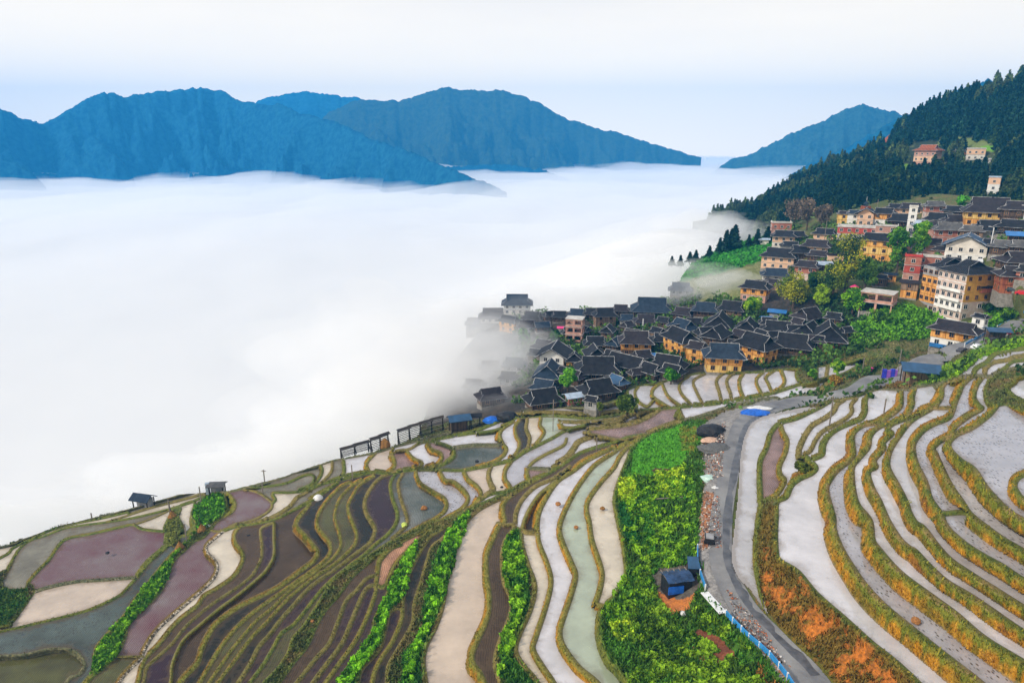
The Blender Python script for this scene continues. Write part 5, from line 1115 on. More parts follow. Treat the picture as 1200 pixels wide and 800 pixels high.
# ------------------------------------------------------------------ the big corner building
def corner_building():
    A0, B0, C0, D0 = at(1078, 362), at(1124, 377), at(1159, 357), None
    zb_ = B0.z; u = Vector((A0.x - B0.x, A0.y - B0.y, 0)); v = Vector((C0.x - B0.x, C0.y - B0.y, 0)); dep = depth_at(1124, 377); ppm = F / dep
    W1 = 57 / ppm; W2 = 45 / ppm; ang = math.radians(13)
    t = thing('corner_guesthouse', 'largest building of the village, pale tiled left front, ochre right front, black roof', 'guesthouse', (B0.x, B0.y, zb_), ang)
    # local: +x runs along the right front, +y along the left front (away from the viewer)
    L, D, sh = W2 * 1.08, W1 * 1.12, 56 / ppm * 1.02 / 5.2
    f = bmesh.new(); bx(f, -.1, L + .1, -.1, D + .1, -4, .3); ob('foundation', f, M['W'], t)
    for s in range(5):
        z0 = .3 + s * sh
        b = bmesh.new(); bx(b, 0, L, 0, D * .62, z0, z0 + sh - .03); ob('wall', b, M['Y'] if s >= 2 else M['t'], t)
        b = bmesh.new(); bx(b, -.10, 0.02, .05, D * .62, z0, z0 + sh - .03); ob('wall', b, M['t'] if s != 1 else M['W'], t)
        b = bmesh.new(); bx(b, -.22, .1, -.1, D * .62, z0 + sh - .2, z0 + sh - .02); ob('floor_band', b, M['W'], t)
        b = bmesh.new(); bx(b, .12, L * .98, D * .62, D, z0, z0 + sh - .03); ob('wall', b, M['o'] if s in (1, 2, 3) else M['g'], t)
        for i in range(5): window(t, -.1, .9 + i * (D * .62 - 1.6) / 4, z0 + .7, 3, 1.0, 1.15, True)
        for i in range(3): window(t, .12, D * .62 + 1.0 + i * (D * .38 - 1.8) / 2, z0 + .7, 3, 1.1, 1.0, False)
        if s in (2, 3, 4):
            for i in range(4): window(t, 1.2 + i * (L - 2.2) / 3, 0, z0 + .7, 0, .95, 1.1, False)
        else:
            for i in range(3): window(t, 1.2 + i * (L - 2.2) / 2, 0, z0 + .7, 0, 1.2, 1.2, True)
        if s in (1, 2, 3):
            b = bmesh.new(); bx(b, -.95, -.23, .5, D * .5, z0 - .1, z0); bx(b, -.95, -.9, .5, D * .5, z0, z0 + .75); ob('balcony', b, M['W'], t)
    zt = .3 + 5 * sh
    b = bmesh.new(); bx(b, L * .42, L * .98, -1.0, -.02, zt - 1.5 * sh, zt - 1.38 * sh); ob('awning', b, RF['k'], t)
    b = bmesh.new(); bx(b, L * .42, L * .98, -.9, -.02, zt - 2 * sh, zt - 1.9 * sh); bx(b, L * .42, L * .98, -.9, -.84, zt - 1.9 * sh, zt - 1.55 * sh); ob('balcony', b, M['R'], t)
    # roofs: main hip over the ochre part, lower one over the timber wing
    for nm, cx_, cy_, L_, D_, zz in (('roof', L * .5, D * .31, D * .66, L * 1.06, zt), ('roof', L * .55, D * .82, D * .40, L * .98, zt - .3)):
        bm = bmesh.new(); tr = bmesh.new(); roof_hip(L_, D_, zz, D_ * .24, .5, bm, tr, .4); r = ob(nm, bm, RF['k'], t); r.location = (cx_, cy_, 0); r.rotation_euler = (0, 0, math.pi / 2); ob('ridge', tr, TRIMD, r)
    # lower brick annexe on the right
    b = bmesh.new(); bx(b, L + .02, L * 1.32, D * .12, D * .5, 1.2 * sh, 4.4 * sh); ob('annexe', b, M['b'], t); b = bmesh.new(); tr = bmesh.new(); roof_hip(L * .42, D * .46, 4.4 * sh, L * .09, .2, b, tr, .4); r = ob('roof', b, RF['k'], t); r.location = (L * 1.17, D * .31, 0); ob('ridge', tr, TRIMD, r)
corner_building()
def roadside_house():
    t = house(1116, 405, 52, -16, 'Wo', 'n', 2, 'timber house with orange upper storey over a white and blue base, beside the road', dz=-1.0, dr=.62, rh=.3, sh=2.3, group=None)
    b = bmesh.new(); dep = depth_at(1116, 405); w = 52 * dep / F; bx(b, -w * .40, -w * .05, -w * .262, -w * .25, .1, 1.1); ob('blue_sheet', b, RF['b'], t)
roadside_house()
# drum tower on the skyline of the upper village
def pagoda(x, y):
    o = at(x, y); t = thing('drum_tower', 'small pagoda-like drum tower with stacked roofs rising before the forest', 'tower', o)
    b = bmesh.new(); bx(b, -1.4, 1.4, -1.4, 1.4, -2, 7); ob('wall', b, M['R'], t); z = 4
    for k in range(4):
        r = 2.6 - k * .5; bm = bmesh.new(); bmesh.ops.create_cone(bm, segments=8, radius1=r, radius2=r * .45, depth=.9, cap_ends=True); ob('roof', bm, RF['u'], t, (0, 0, z + .45)); z += 1.25
    b = bmesh.new(); bar(b, (0, 0, z), (0, 0, z + 1.6), .2); ob('spire', b, TRIM, t)
pagoda(1012, 262)
# ------------------------------------------------------------------ foliage
def foliage_mat(name, rough=.75, tr=.0):
    m = bpy.data.materials.new(name); m.use_nodes = True; n = m.node_tree.nodes; l = m.node_tree.links; b = n['Principled BSDF']; b.inputs['Roughness'].default_value = rough; b.inputs['Specular IOR Level'].default_value = .15
    v = n.new('ShaderNodeVertexColor'); v.layer_name = 'albedo'; t = n.new('ShaderNodeTexCoord'); z = n.new('ShaderNodeTexNoise'); z.inputs['Scale'].default_value = 1.2; z.inputs['Detail'].default_value = 4; l.new(t.outputs['Object'], z.inputs[0])
    q = n.new('ShaderNodeMapRange'); q.inputs[1].default_value = .3; q.inputs[2].default_value = .7; q.inputs[3].default_value = .6; q.inputs[4].default_value = 1.4; l.new(z.outputs[0], q.inputs[0])
    s = n.new('ShaderNodeVectorMath'); s.operation = 'SCALE'; l.new(v.outputs[0], s.inputs[0]); l.new(q.outputs[0], s.inputs['Scale']); l.new(s.outputs[0], b.inputs[0]); return m
LEAF = foliage_mat('foliage'); BARK = mat('bark', (.09, .065, .045), .9, .4, 3, bump=.6)
def leaf_quads(Cn, size, upness=.5, aspect=1.5):
    """one randomly turned leaf-clump face per centre"""
    n = len(Cn); size = np.broadcast_to(size, n); a = RNG.uniform(0, 2 * math.pi, n); nrm = np.stack([np.cos(a), np.sin(a), RNG.uniform(-1, 1, n) * (1 - upness) + upness * RNG.uniform(0, 1.6, n)], 1); nrm /= np.linalg.norm(nrm, axis=1)[:, None]
    r = RNG.normal(size=(n, 3)); u = np.cross(nrm, r); u /= np.linalg.norm(u, axis=1)[:, None] + 1e-9; v = np.cross(nrm, u)
    u = u * (size * .5 * aspect)[:, None]; v = v * (size * .5)[:, None]
    P = np.stack([Cn - u, Cn - v * .9, Cn + u, Cn + v * .9], 1)      # a lozenge, leaf shaped
    return P.reshape(-1, 3), np.arange(4 * n).reshape(n, 4)
def blades(Pb, h, lean=.35, w=.10):
    """upright grass tufts standing on base points"""
    n = len(Pb); h = np.broadcast_to(h, n); a = RNG.uniform(0, 2 * math.pi, n); s = np.stack([np.cos(a), np.sin(a), np.zeros(n)], 1) * (w * (.6 + RNG.rand(n)))[:, None]
    t = np.stack([RNG.normal(size=n) * lean, RNG.normal(size=n) * lean, np.ones(n)], 1) * h[:, None]
    P = np.stack([Pb - s, Pb + s, Pb + t + s * .35, Pb + t - s * .35], 1); P[:, :2, 2] -= .06
    return P.reshape(-1, 3), np.arange(4 * n).reshape(n, 4)
def ground_pts(mask, n, wgt=None):
    idx = np.flatnonzero(mask.ravel()); 
    if len(idx) == 0: return np.zeros((0, 3)), idx
    w = (t0.ravel()[idx]) ** 1.3 if wgt is None else wgt.ravel()[idx]; k = RNG.choice(len(idx), n, p=w / w.sum()); idx = idx[k]
    P = np.stack([Xw.ravel()[idx], Yw.ravel()[idx], Zw.ravel()[idx] + CAMZ], 1); P[:, :2] += RNG.uniform(-.5, .5, (n, 2)) * (t0.ravel()[idx] / F * 1.6)[:, None]
    return P, idx
def stuff(name, V, Q, colr, label, cat):
    c = np.repeat(colr, 4, 0); o = link(name, quad_mesh(name, V, Q, {'albedo': c}), LEAF, kind='stuff'); return tag(o, label, cat)
# tufts on every golden riser and bund
mk = (fd['riser'] > .12) & wetv & ~((PX < 330) & (PY < 630)) & (PY > 430) & (PX > -60) & (PX < 1260) & (PY < 850)
P, ix = ground_pts(mk, 70000); cc_ = rcol.reshape(-1, 3)[ix] * RNG.uniform(.55, 1.5, (len(ix), 1)); hgt = np.clip(RNG.gamma(3, .07, len(ix)), .07, .5) * np.clip((PX.ravel()[ix] - 450) / 450, .38, 1) * .8
V, Q = blades(P, hgt, .5, .07); stuff('grass', V, Q, cc_, 'dry golden grass hanging over the terrace risers', 'grass')
mk = (fd['crest'] > .55) & ~((PX < 330) & (PY < 640)) & (PY > 430) & (PX > -60) & (PX < 1260) & (PY < 850) & (lk != ord('x'))
P, ix = ground_pts(mk, 12000); cc_ = ccol.reshape(-1, 3)[ix] * RNG.uniform(.6, 1.4, (len(ix), 1)); V, Q = blades(P, np.clip(RNG.gamma(3, .035, len(ix)), .04, .22), .5, .08)
stuff('grass', V, Q, cc_, 'short green and straw grass on the narrow bund tops', 'grass')
roadd = np.full(PX.shape, 99.0); roadd[mR] = dR - wR / 2
in_poly0 = inpoly(PX, PY, pts('222,600 234,586 250,577 268,580 266,600 240,625'))
veg = (~wetv) & (gh > .19) & ~((PX < 440) & (PY < 600) & ~in_poly0) & (PY > 300) & (PY < 850) & (roadd > .3)
green = (col[..., 1] > col[..., 0] * 1.1) | (gh > .28)
P, ix = ground_pts(veg & (PY > 395), 90000); cc_ = col.reshape(-1, 3)[ix] * RNG.uniform(.5, 1.6, (len(ix), 1)); hh_ = gh.ravel()[ix] * RNG.uniform(.4, 1.5, len(ix))
V, Q = blades(P, hh_, .45, .11); stuff('grass', V, Q, cc_, 'rough grass and weeds over the banks and slopes', 'grass')
def in_any(polys):
    m = np.zeros(PX.shape, bool)
    for s in polys:
        Pl = pts(s); m |= inpoly(PX + wx * .5, PY + wy * .5, Pl)
    return m
def crop(polys, n, size, hgt, c1, c2, label, name='leafy_crop', clump=.5, seed=0):
    m = in_any(polys) & (roadd > .5); P, ix = ground_pts(m, n); q = fbm(P[:, 0] * 1.1, P[:, 1] * 1.1, 3, seed + 80); keep = q > clump * .8; P = P[keep]; q = q[keep]
    P[:, 2] += hgt * (.15 + np.clip((q - .3) * 2, 0, 1.2)) * RNG.uniform(.3, 1, len(P)); big = fbm(P[:, 0] * .22, P[:, 1] * .22, 2, seed + 180); k = np.clip((q - .36) * 3 + (big - .5) * 1.6 + RNG.normal(size=len(q)) * .2, 0, 1)[:, None]
    V, Q = leaf_quads(P, size * RNG.uniform(.6, 1.3, len(P)), .55); stuff(name, V, Q, np.array(c2) * (1 - k) + np.array(c1) * k, label, 'crops')
V2_ = '550,600 546,620 536,645 527,680 516,712 505,737 490,770 484,800 470,800 478,770 496,737 497,712 503,685 512,655 524,625'
V3_ = '490,634 484,660 474,700 456,715 451,738 438,765 420,788 405,810 395,800 417,770 436,742 441,722 452,698 462,676 476,648'
V1_ = '596,628 606,622 612,650 619,680 618,700 606,735 598,770 606,800 584,792 582,772 588,748 600,720 598,695 590,675 589,650'
V4_ = '232,621 205,652 196,680 174,708 150,734 138,768 105,796 109,775 122,748 142,726 166,692 192,662'
BR, BD = (.24, .56, .02), (.03, .13, .01)
crop([V2_], 9000, .42, .9, BR, BD, 'tall lush crop strip along the left of the big pale paddy', seed=1)
crop([V3_], 8000, .36, .7, BR, (.05, .20, .01), 'bright green crop strip curving below the pink paddy', seed=2)
crop([V1_], 8000, .40, .8, (.26, .52, .02), BD, 'light green crop strip between the brown paddy and the narrow pale ones', seed=3)
crop([V4_], 7000, .38, .7, (.24, .50, .02), (.05, .17, .01), 'bright weeds along the bund beside the purple paddy', seed=4)
crop(['736,560 812,545 818,640 812,660 770,668 730,640', '735,668 770,668 765,700 720,745 704,720'], 12000, .42, .6, (.27, .50, .02), (.03, .14, .01), 'vegetable beds on the green spur beside the road', seed=5, clump=.62)
crop(['768,553 802,550 802,580 770,584', '726,560 745,566 745,588 724,588', '712,730 735,720 742,745 725,752'], 3500, .40, .7, (.50, .66, .03), (.20, .40, .02), 'yellow-green leafy vegetables in the middle of the spur', seed=6, clump=.4)
crop(['758,650 770,700 800,735 870,780 905,810 860,840 720,830 745,780 735,720', '812,700 850,735 880,770 850,750 812,735'], 16000, .36, .6, (.22, .38, .02), (.035, .11, .01), 'dark scrub on the lower end of the spur', name='scrub', seed=7, clump=.5)
crop(['985,402 1000,380 1018,366 1060,358 1095,368 1120,384 1085,398 1040,400 1010,410', '1140,376 1168,358 1196,364 1170,384 1150,394'], 8000, .6, 1.3, (.16, .40, .02), (.03, .12, .01), 'bushy green slope below the unfinished brick house', name='scrub', seed=8, clump=.45)
crop(['785,325 800,308 860,284 905,274 912,286 895,305 850,318 800,328'], 5000, .7, .8, (.07, .36, .03), (.03, .15, .02), 'green vegetable terraces at the edge of the mist', seed=9, clump=.45)
crop(['1108,442 1132,425 1168,409 1200,399 1240,390 1240,398 1200,406 1163,413 1136,429 1120,441'], 5000, .4, .28, (.30, .52, .02), (.12, .28, .02), 'yellow-green grass bank below the road by the parked cars', name='scrub', seed=10, clump=.4)
crop(['226,598 234,588 250,579 262,580 264,596 256,608 243,616 232,621'], 1600, .45, .7, (.16, .42, .02), (.04, .16, .01), 'overgrown green mound between small paddies', name='scrub', seed=11, clump=.4)
# scrub and kitchen plots filling the gaps between houses
gap = (~wetv) & (PY > 262) & (PY < 480) & (PX > 600) & (PX < 1210) & (roadd > 2) & (fbm(Xw * .09, Yw * .09, 3, 77) > .50) & ~in_any(['785,325 800,308 860,284 905,272 930,330 860,352 800,335'])
P, ix = ground_pts(gap, 26000); q = fbm(P[:, 0] * .25, P[:, 1] * .25, 3, 85); P[:, 2] += RNG.uniform(0, 1, len(P)) * (1.2 + 2.2 * np.clip(q - .4, 0, 1) * 2); k = np.clip((q - .4) * 4 + RNG.normal(size=len(q)) * .2, 0, 1)[:, None]
V, Q = leaf_quads(P, .75, .5); stuff('scrub', V, Q, np.array((.025, .06, .015)) * (1 - k) + np.array((.10, .20, .03)) * k, 'shrubs and kitchen plots in the gaps between the houses', 'shrubs')
# ------------------------------------------------------------------ trees
def trunk_mesh(bm, base, top, r0, r1, seg=6):
    a = Vector(base); b = Vector(top); d = (b - a).normalized(); s = d.orthogonal().normalized(); u = d.cross(s)
    r = [[bm.verts.new(p + (s * math.cos(k * 2 * math.pi / seg) + u * math.sin(k * 2 * math.pi / seg)) * q) for k in range(seg)] for p, q in ((a, r0), ((a + b) / 2 + s * r0 * .4, (r0 + r1) / 2), (b, r1))]
    for i in range(2):
        for k in range(seg): bm.faces.new([r[i][k], r[i][(k + 1) % seg], r[i + 1][(k + 1) % seg], r[i + 1][k]])
def crown_pts(h, w, n, base=.28, clumps=14, flat=.8, seed=0):
    rs = np.random.RandomState(seed); out_ = []; cs = []
    for i in range(clumps):
        a = rs.uniform(0, 2 * math.pi); zz = rs.uniform(base + .1, .92); rad = w * .5 * math.sin(math.pi * min(max((zz - base) / (1.12 - base), .08), .96)) ** .7 * rs.uniform(.25, .8); c = np.array([math.cos(a) * rad, math.sin(a) * rad, zz * h]); r = w * rs.uniform(.15, .27); cs.append((c, r))
    cs.append((np.array([0, 0, h * .85]), w * .2))
    for c, r in cs:
        m = n // len(cs); d = rs.normal(size=(m, 3)); d /= np.linalg.norm(d, axis=1)[:, None]; rr_ = r * rs.uniform(.45, 1.08, m) ** .6; p = c + d * rr_[:, None] * np.array([1, 1, flat]); out_.append(p)
    return np.vstack(out_), [c for c, r in cs]
TN = {}
def tree(px, py, hpx, wpx, c1, c2, label, cat='tree', name='broadleaf_tree', group=None, A=at, leaf=None, seed=None, base=.28, n=None, clumps=14):
    o = A(px, py); dep = depth_at(px, py, A); h = hpx * dep / F; w = wpx * dep / F; seed = int(px * 7 + py); t = thing(name, label, cat, o, 0, group); leaf = leaf or max(.32, dep / F * 1.6)
    n = n or int(min(3200, 260 + 5.0 * (hpx * wpx))); P, cs = crown_pts(h, w, n, base, clumps, seed=seed); V, Q = leaf_quads(P, leaf * RNG.uniform(.6, 1.3, len(P)), .4)
    q = fbm(P[:, 0] / w * 5 + seed, P[:, 1] / w * 5 + P[:, 2] / w * 4, 3, seed % 50); k = np.clip((q - .4) * 4, 0, 1)[:, None]
    cl = np.array(c2) * (1 - k) + np.array(c1) * k; link('crown', quad_mesh('crown', V, Q, {'albedo': np.repeat(cl, 4, 0)}), LEAF, t)
    b = bmesh.new(); trunk_mesh(b, (0, 0, -.6), (0, 0, h * .62), w * .035 + .1, w * .015 + .04)
    for c in cs[:6]: trunk_mesh(b, (0, 0, h * (base * .8 + .05 * random.random())), c, w * .014 + .04, .03, 4)
    ob('trunk', b, BARK, t); return t
YG, YD = (.40, .40, .02), (.10, .15, .01); LG, LD = (.22, .48, .015), (.06, .20, .01); DG, DD = (.05, .14, .02), (.015, .05, .012)
for a in [(929, 362, 40, 44, YG, YD, 'round yellow-green tree standing before the pinkish houses'), (990, 345, 68, 50, YG, DD, 'tallest yellow-green tree, left of the amber guesthouse'), (975, 350, 42, 40, (.20, .28, .02), DD, 'dark olive tree under the tallest yellow-green one'),
          (1012, 345, 44, 32, (.10, .20, .02), DD, 'shaded tree between the tallest yellow-green tree and the unfinished brick house'), (1050, 322, 56, 26, (.14, .34, .02), (.03, .12, .01), 'left of twin tall green trees beside the amber guesthouse'),
          (1074, 312, 52, 26, (.20, .42, .02), (.05, .18, .01), 'right of twin tall green trees, in front of the white tower-like house'), (998, 370, 34, 32, LG, (.05, .18, .01), 'bright green tree left of the unfinished brick house'),
          (880, 367, 19, 23, (.36, .58, .015), LD, 'small lime-green tree beside the detached black roof'), (962, 360, 24, 24, (.30, .48, .015), YD, 'lime-green tree between the two yellow-green trees'),
          (1126, 250, 20, 14, (.12, .46, .03), LD, 'small vivid green tree under the forest edge'), (665, 460, 30, 22, (.20, .50, .03), (.06, .22, .02), 'green tree veiled by mist among the lower black roofs'),
          (613, 404, 20, 17, (.10, .30, .04), DD, 'small tree in mist below the bright yellow-orange house'), (650, 400, 12, 18, (.06, .20, .03), DD, 'dark shrub left of the brick tower foot'),
          (786, 450, 18, 18, (.12, .40, .02), (.03, .12, .01), 'rounded shrub at the left end of the white paddies'), (980, 442, 20, 17, (.34, .56, .03), LD, 'lime-crowned young tree among the white paddies'),
          (952, 446, 15, 10, (.20, .40, .03), LD, 'narrow green bush between two white paddies'), (735, 484, 20, 28, (.14, .22, .02), (.05, .09, .01), 'broad round bush on the grass mound below the village'),
          (703, 484, 14, 9, (.20, .26, .03), (.07, .1, .01), 'small bush left of the broad round bush'), (978, 452, 11, 15, (.42, .26, .04), (.2, .12, .02), 'straw-coloured bush beside the road above the paddies'),
          (940, 552, 9, 20, (.14, .18, .02), (.06, .08, .01), 'low grassy bush where three bunds meet in the right terraces'), 
          (770, 436, 10, 12, (.10, .24, .03), DD, 'shrub among black roofs above the first white paddies'), (1020, 470, 10, 8, (.12, .20, .02), DD, 'small bush at the head of the right terraces'),
          (1180, 378, 16, 22, (.16, .34, .02), DD, 'bush beside the blue guard rail above the road'), (1150, 368, 15, 20, (.05, .12, .02), DD, 'dark bush below the corner building'), (1010, 300, 20, 22, DG, DD, 'dark tree behind the amber guesthouse'),
          (830, 382, 10, 14, (.10, .2, .03), DD, 'shrub beside the low dark-blue roof'), (1066, 346, 14, 14, (.08, .16, .02), DD, 'dark bush beside the rough plank shack'), (952, 340, 20, 18, DG, DD, 'dark tree left of the lime-green tree'), (1030, 376, 10, 26, (.16, .34, .02), DD, 'low bush under the stilts of the unfinished brick house'),
          ]:
    tree(*a)
for a in [(930, 268, 34, 26, 'left of three bare brown trees behind the peach house'), (945, 270, 38, 24, 'middle of three bare brown trees behind the peach house'), (962, 268, 28, 22, 'right of three bare brown trees behind the peach house')]:
    tree(a[0], a[1], a[2], a[3], (.26, .19, .13), (.10, .08, .06), a[4], name='bare_tree', n=1100, clumps=18)
# conifers
def conifer_pts(n, rs, gaps=.25):
    z = rs.uniform(.12, 1, n) ** .85; tier = np.round(z * 9) / 9; z2 = tier + rs.normal(size=n) * .012 + .02; r = (1.02 - z2) * .30 * rs.uniform(.25, 1.0, n) ** .55; a = rs.uniform(0, 2 * math.pi, n)
    lump = 1 + .28 * np.sin(a * 3 + tier * 40); r = np.abs(r * lump); P = np.stack([np.cos(a) * r, np.sin(a) * r, z2 - r * .28], 1); return P
def conifer_mesh(seed, n=420, size=.11, c1=(.028, .075, .035), c2=(.006, .022, .016)):
    rs = np.random.RandomState(seed); P = conifer_pts(n, rs); V, Q = leaf_quads(P, size * rs.uniform(.7, 1.4, len(P)), .55); k = np.clip(rs.rand(len(P)) * 1.1 - .1, 0, 1)[:, None]
    return quad_mesh('crown', V, Q, {'albedo': np.repeat(np.array(c2) * (1 - k) + np.array(c1) * k, 4, 0)})
CM = [conifer_mesh(s) for s in range(5)] + [conifer_mesh(9, 420, .12, (.06, .12, .03), (.02, .05, .015)), conifer_mesh(10, 420, .12, (.09, .14, .04), (.03, .06, .02))]
for m_ in CM: m_.materials.append(LEAF)
bmT = bmesh.new(); trunk_mesh(bmT, (0, 0, -.1), (0, 0, .8), .022, .008); TM = bpy.data.meshes.new('trunk'); bmT.to_mesh(TM); bmT.free(); TM.materials.append(BARK)
def conifer(o, h, w, mi, label, group, cat='conifer'):
    t = thing('conifer', label, cat, o, random.uniform(0, 6.28), group); t.scale = (h * w, h * w, h); link('crown', CM[mi], None, t); link('trunk', TM, None, t); return t
for x, y, h, w, s in [(787, 312, 11, 1.5, 'leftmost conifer of the ridge, a tiny round one nearest the mist'), (797, 313, 13, 1.3, 'second conifer from the left on the green ridge'), (808, 309, 13, 1.5, 'left of a pair of conifers on the green ridge'), (815, 307, 13, 1.5, 'right of a pair of conifers on the green ridge'),
                      (831, 302, 13, 1.4, 'bushy conifer midway along the green ridge'), (843, 297, 17, 1.2, 'slim conifer left of the tall group on the green ridge'), (850, 296, 24, 1.2, 'left tree of the tall conifer group on the green ridge'), (856, 294, 24, 1.2, 'middle tree of the tall conifer group on the green ridge'),
                      (860, 293, 27, 1.3, 'tallest conifer on the green ridge, right of its group'), (877, 289, 13, 1.3, 'conifer left of the tiny pale-blue hut'), (887, 288, 18, 1.3, 'tall conifer touching the tiny pale-blue hut'), (899, 284, 17, 1.5, 'dark conifer between the pale-blue hut and the red brick block')]:
    conifer(at(x, y), h * depth_at(x, y) / F, w, random.randrange(5), s, 'conifers along the green ridge')
# the forest: nearest and tallest trees one by one, the rest as one wood
def hill_ok(px, py):
    sk = np.interp(px, SKY[:, 0], SKY[:, 1]); ok = (py > sk + 2) & (py < 272) & (px < 1285)
    for s, f in (('1030,172 1036,160 1041,154 1044,166 1040,172', 0), ('1033,196 1050,190 1066,195 1070,205 1040,206', .25), ('1054,194 1074,190 1076,208 1056,208', 0), ('1100,160 1150,162 1170,172 1160,180 1100,172', .15), ('1066,166 1104,166 1104,200 1088,206 1066,208', 0), ('1127,168 1162,168 1162,206 1127,206', 0), ('1152,204 1173,204 1173,244 1152,244', 0),
                 ('960,200 985,195 992,206 965,212', .3), ('915,240 960,240 962,262 920,268', .3), ('1035,205 1072,200 1080,212 1040,214', .4)):
        m = inpoly(px, py, pts(s)); ok &= ~m | (RNG.rand(len(px)) < f)
    return ok
n = 9000; u_ = RNG.uniform(830, 1285, n); sk = np.interp(u_, SKY[:, 0], SKY[:, 1]); v_ = sk + 1 + (272 - sk) * RNG.rand(n) ** 1.05; ok = hill_ok(u_, v_); u_ = u_[ok]; v_ = v_[ok]
W_ = wh(u_, v_); a, b, c = rays(u_, v_); T_ = 1 / W_; FP = np.stack([a * T_, b * T_, c * T_ + CAMZ], 1)
dens_ = fbm(FP[:, 0] * .02, FP[:, 1] * .02, 3, 33); keep = RNG.rand(len(u_)) < np.clip(.35 + (dens_ - .35) * 3.2, .2, 1) * np.where(v_ > 240, .8, 1); FP = FP[keep]; u_ = u_[keep]; v_ = v_[keep]; dens_ = dens_[keep]
hgt = np.clip(RNG.gamma(14, .5, len(FP)), 4, 11)
order = np.argsort(-(hgt / np.linalg.norm(FP, axis=1)) * np.where((v_ > 262) | (u_ > 1205), .2, 1)); near = order[:295]; rest = order[295:]
for i in near:
    conifer(Vector(FP[i]), hgt[i], random.uniform(.9, 1.5), random.choice([0, 1, 2, 3, 4, 5]) if dens_[i] > .45 else random.choice([5, 6, 2]), 'dark conifer in the dense forest on the hillside above the village', 'conifers of the hillside forest')
allV = []; allC = []
base_k = [(conifer_pts(110, np.random.RandomState(60 + k))) for k in range(6)]
for j, i in enumerate(rest):
    P = base_k[j % 6]; an = RNG.uniform(0, 6.28); ca, sa = math.cos(an), math.sin(an); wd_ = RNG.uniform(.95, 1.7)
    Pp = np.stack([(P[:, 0] * ca - P[:, 1] * sa) * wd_, (P[:, 0] * sa + P[:, 1] * ca) * wd_, P[:, 2]], 1) * hgt[i] + FP[i]; allV.append(Pp)
    c_ = np.array((.014, .045, .026)) if dens_[i] > .47 else np.array((.08, .115, .035)); allC.append(np.broadcast_to(c_ * RNG.uniform(.5, 1.6), (len(P), 3)) * RNG.uniform(.6, 1.4, (len(P), 1)))
allV = np.vstack(allV); allC = np.vstack(allC); V, Q = leaf_quads(allV, 1.5, .5, 1.3); stuff('forest', V, Q, allC, 'dense dark forest covering the hillside', 'forest')
print('trees', len(near), len(rest))
# ------------------------------------------------------------------ things on the terraces and along the road
WOODD = mat('pole_wood_dark', (.04, .032, .026), .9, .4, 2); WOODL = mat('pole_wood_grey', (.22, .19, .16), .9, .3, 2); METW = mat('painted_metal_white', (.75, .76, .77), .5, .08, 2); PBLUE = mat('painted_metal_blue', (.03, .24, .55), .4, .2, 1, spec=.5)
TARPB = mat('tarpaulin_blue', (.01, .12, .55), .5, .3, 1.5, bump=.6); TARPW = mat('plastic_sheet_white', (.7, .7, .69), .5, .2, 2, bump=.5); TARPK = mat('tarpaulin_black', (.015, .016, .02), .5, .4, 1.5, bump=.6); STRAW = mat('straw_brown', (.30, .15, .04), .95, .4, 5, bump=.8); MUDC = mat('mud_clod_orange', (.34, .15, .045), .9, .35, 3, bump=.6); RUBB = mat('tyre_rubber', (.015, .015, .016), .9)
def lump(name, px, py, r, m, label, cat, sq=.6, seed=0, group=None, A=at, asp=1.0):
    bm = bmesh.new(); bmesh.ops.create_icosphere(bm, subdivisions=3, radius=1); P = np.array([v.co[:] for v in bm.verts]); k = .7 + .6 * fbm(P[:, 0] * 1.8 + seed, P[:, 1] * 1.8 + P[:, 2] * 1.8, 4, seed)
    for v, q in zip(bm.verts, k): v.co = Vector((v.co.x * r * q * asp, v.co.y * r * q, max(v.co.z, -.35) * r * sq * q))
    o = ob(name, bm, m, None, A(px, py, r * sq * .3), smooth=False); return tag(o, label, cat, group)
# rice drying racks on the outer edge of the terraces
def rack(pp, hpx, label, roofed=True, nr=7):
    t = thing('drying_rack', label, 'rack', at(*pp[0]), 0, 'wooden rice drying racks along the outermost bund'); O = t.location; Pp = [at(a, b) - O for a, b in pp]
    hs = [hpx * depth_at(a, b) / F for a, b in pp]
    for p, h_ in zip(Pp, hs):
        b = bmesh.new(); bar(b, p - Vector((0, 0, .5)), p + Vector((0, 0, h_)), .28); ob('post', b, WOODD, t)
        b = bmesh.new(); bar(b, p + Vector((.1, 1.3, -.5)), p + Vector((0, .1, h_ * .8)), .16); ob('brace', b, WOODD, t)
    for k in range(nr):
        f = (k + 1) / (nr + 1)
        for i in range(len(Pp) - 1):
            b = bmesh.new(); bar(b, Pp[i] + Vector((-.2, -.05, hs[i] * f)), Pp[i + 1] + Vector((.2, -.05, hs[i + 1] * f + random.uniform(-.06, .06))), .11); ob('rail', b, WOODL if k % 2 else WOODD, t)
    if roofed:
        for i in range(len(Pp) - 1):
            a, c = Pp[i] + Vector((-.3, 0, hs[i])), Pp[i + 1] + Vector((.3, 0, hs[i + 1])); b = bmesh.new(); d = (c - a).normalized(); n_ = Vector((-d.y, d.x, 0))
            for s in (-1, 1):
                v = [b.verts.new(q) for q in (a + Vector((0, 0, .45)), c + Vector((0, 0, .45)), c + n_ * s * .75 + Vector((0, 0, .05)), a + n_ * s * .75 + Vector((0, 0, .05)))]; b.faces.new(v)
            bar(b, a + Vector((0, 0, .35)), c + Vector((0, 0, .35)), .2); ob('roof', b, WOODD, t)
rack([(400, 537), (416, 532), (432, 527)], 11, 'low roofed drying rack, leftmost of the three on the terrace edge')
rack([(435, 530), (446, 526), (455, 522)], 16, 'middle drying rack, the tallest, with a straw heap at its right foot')
rack([(467, 521), (480, 516), (493, 512), (506, 508), (519, 504)], 17, 'longest drying rack, running up to the blue-roofed shelter')
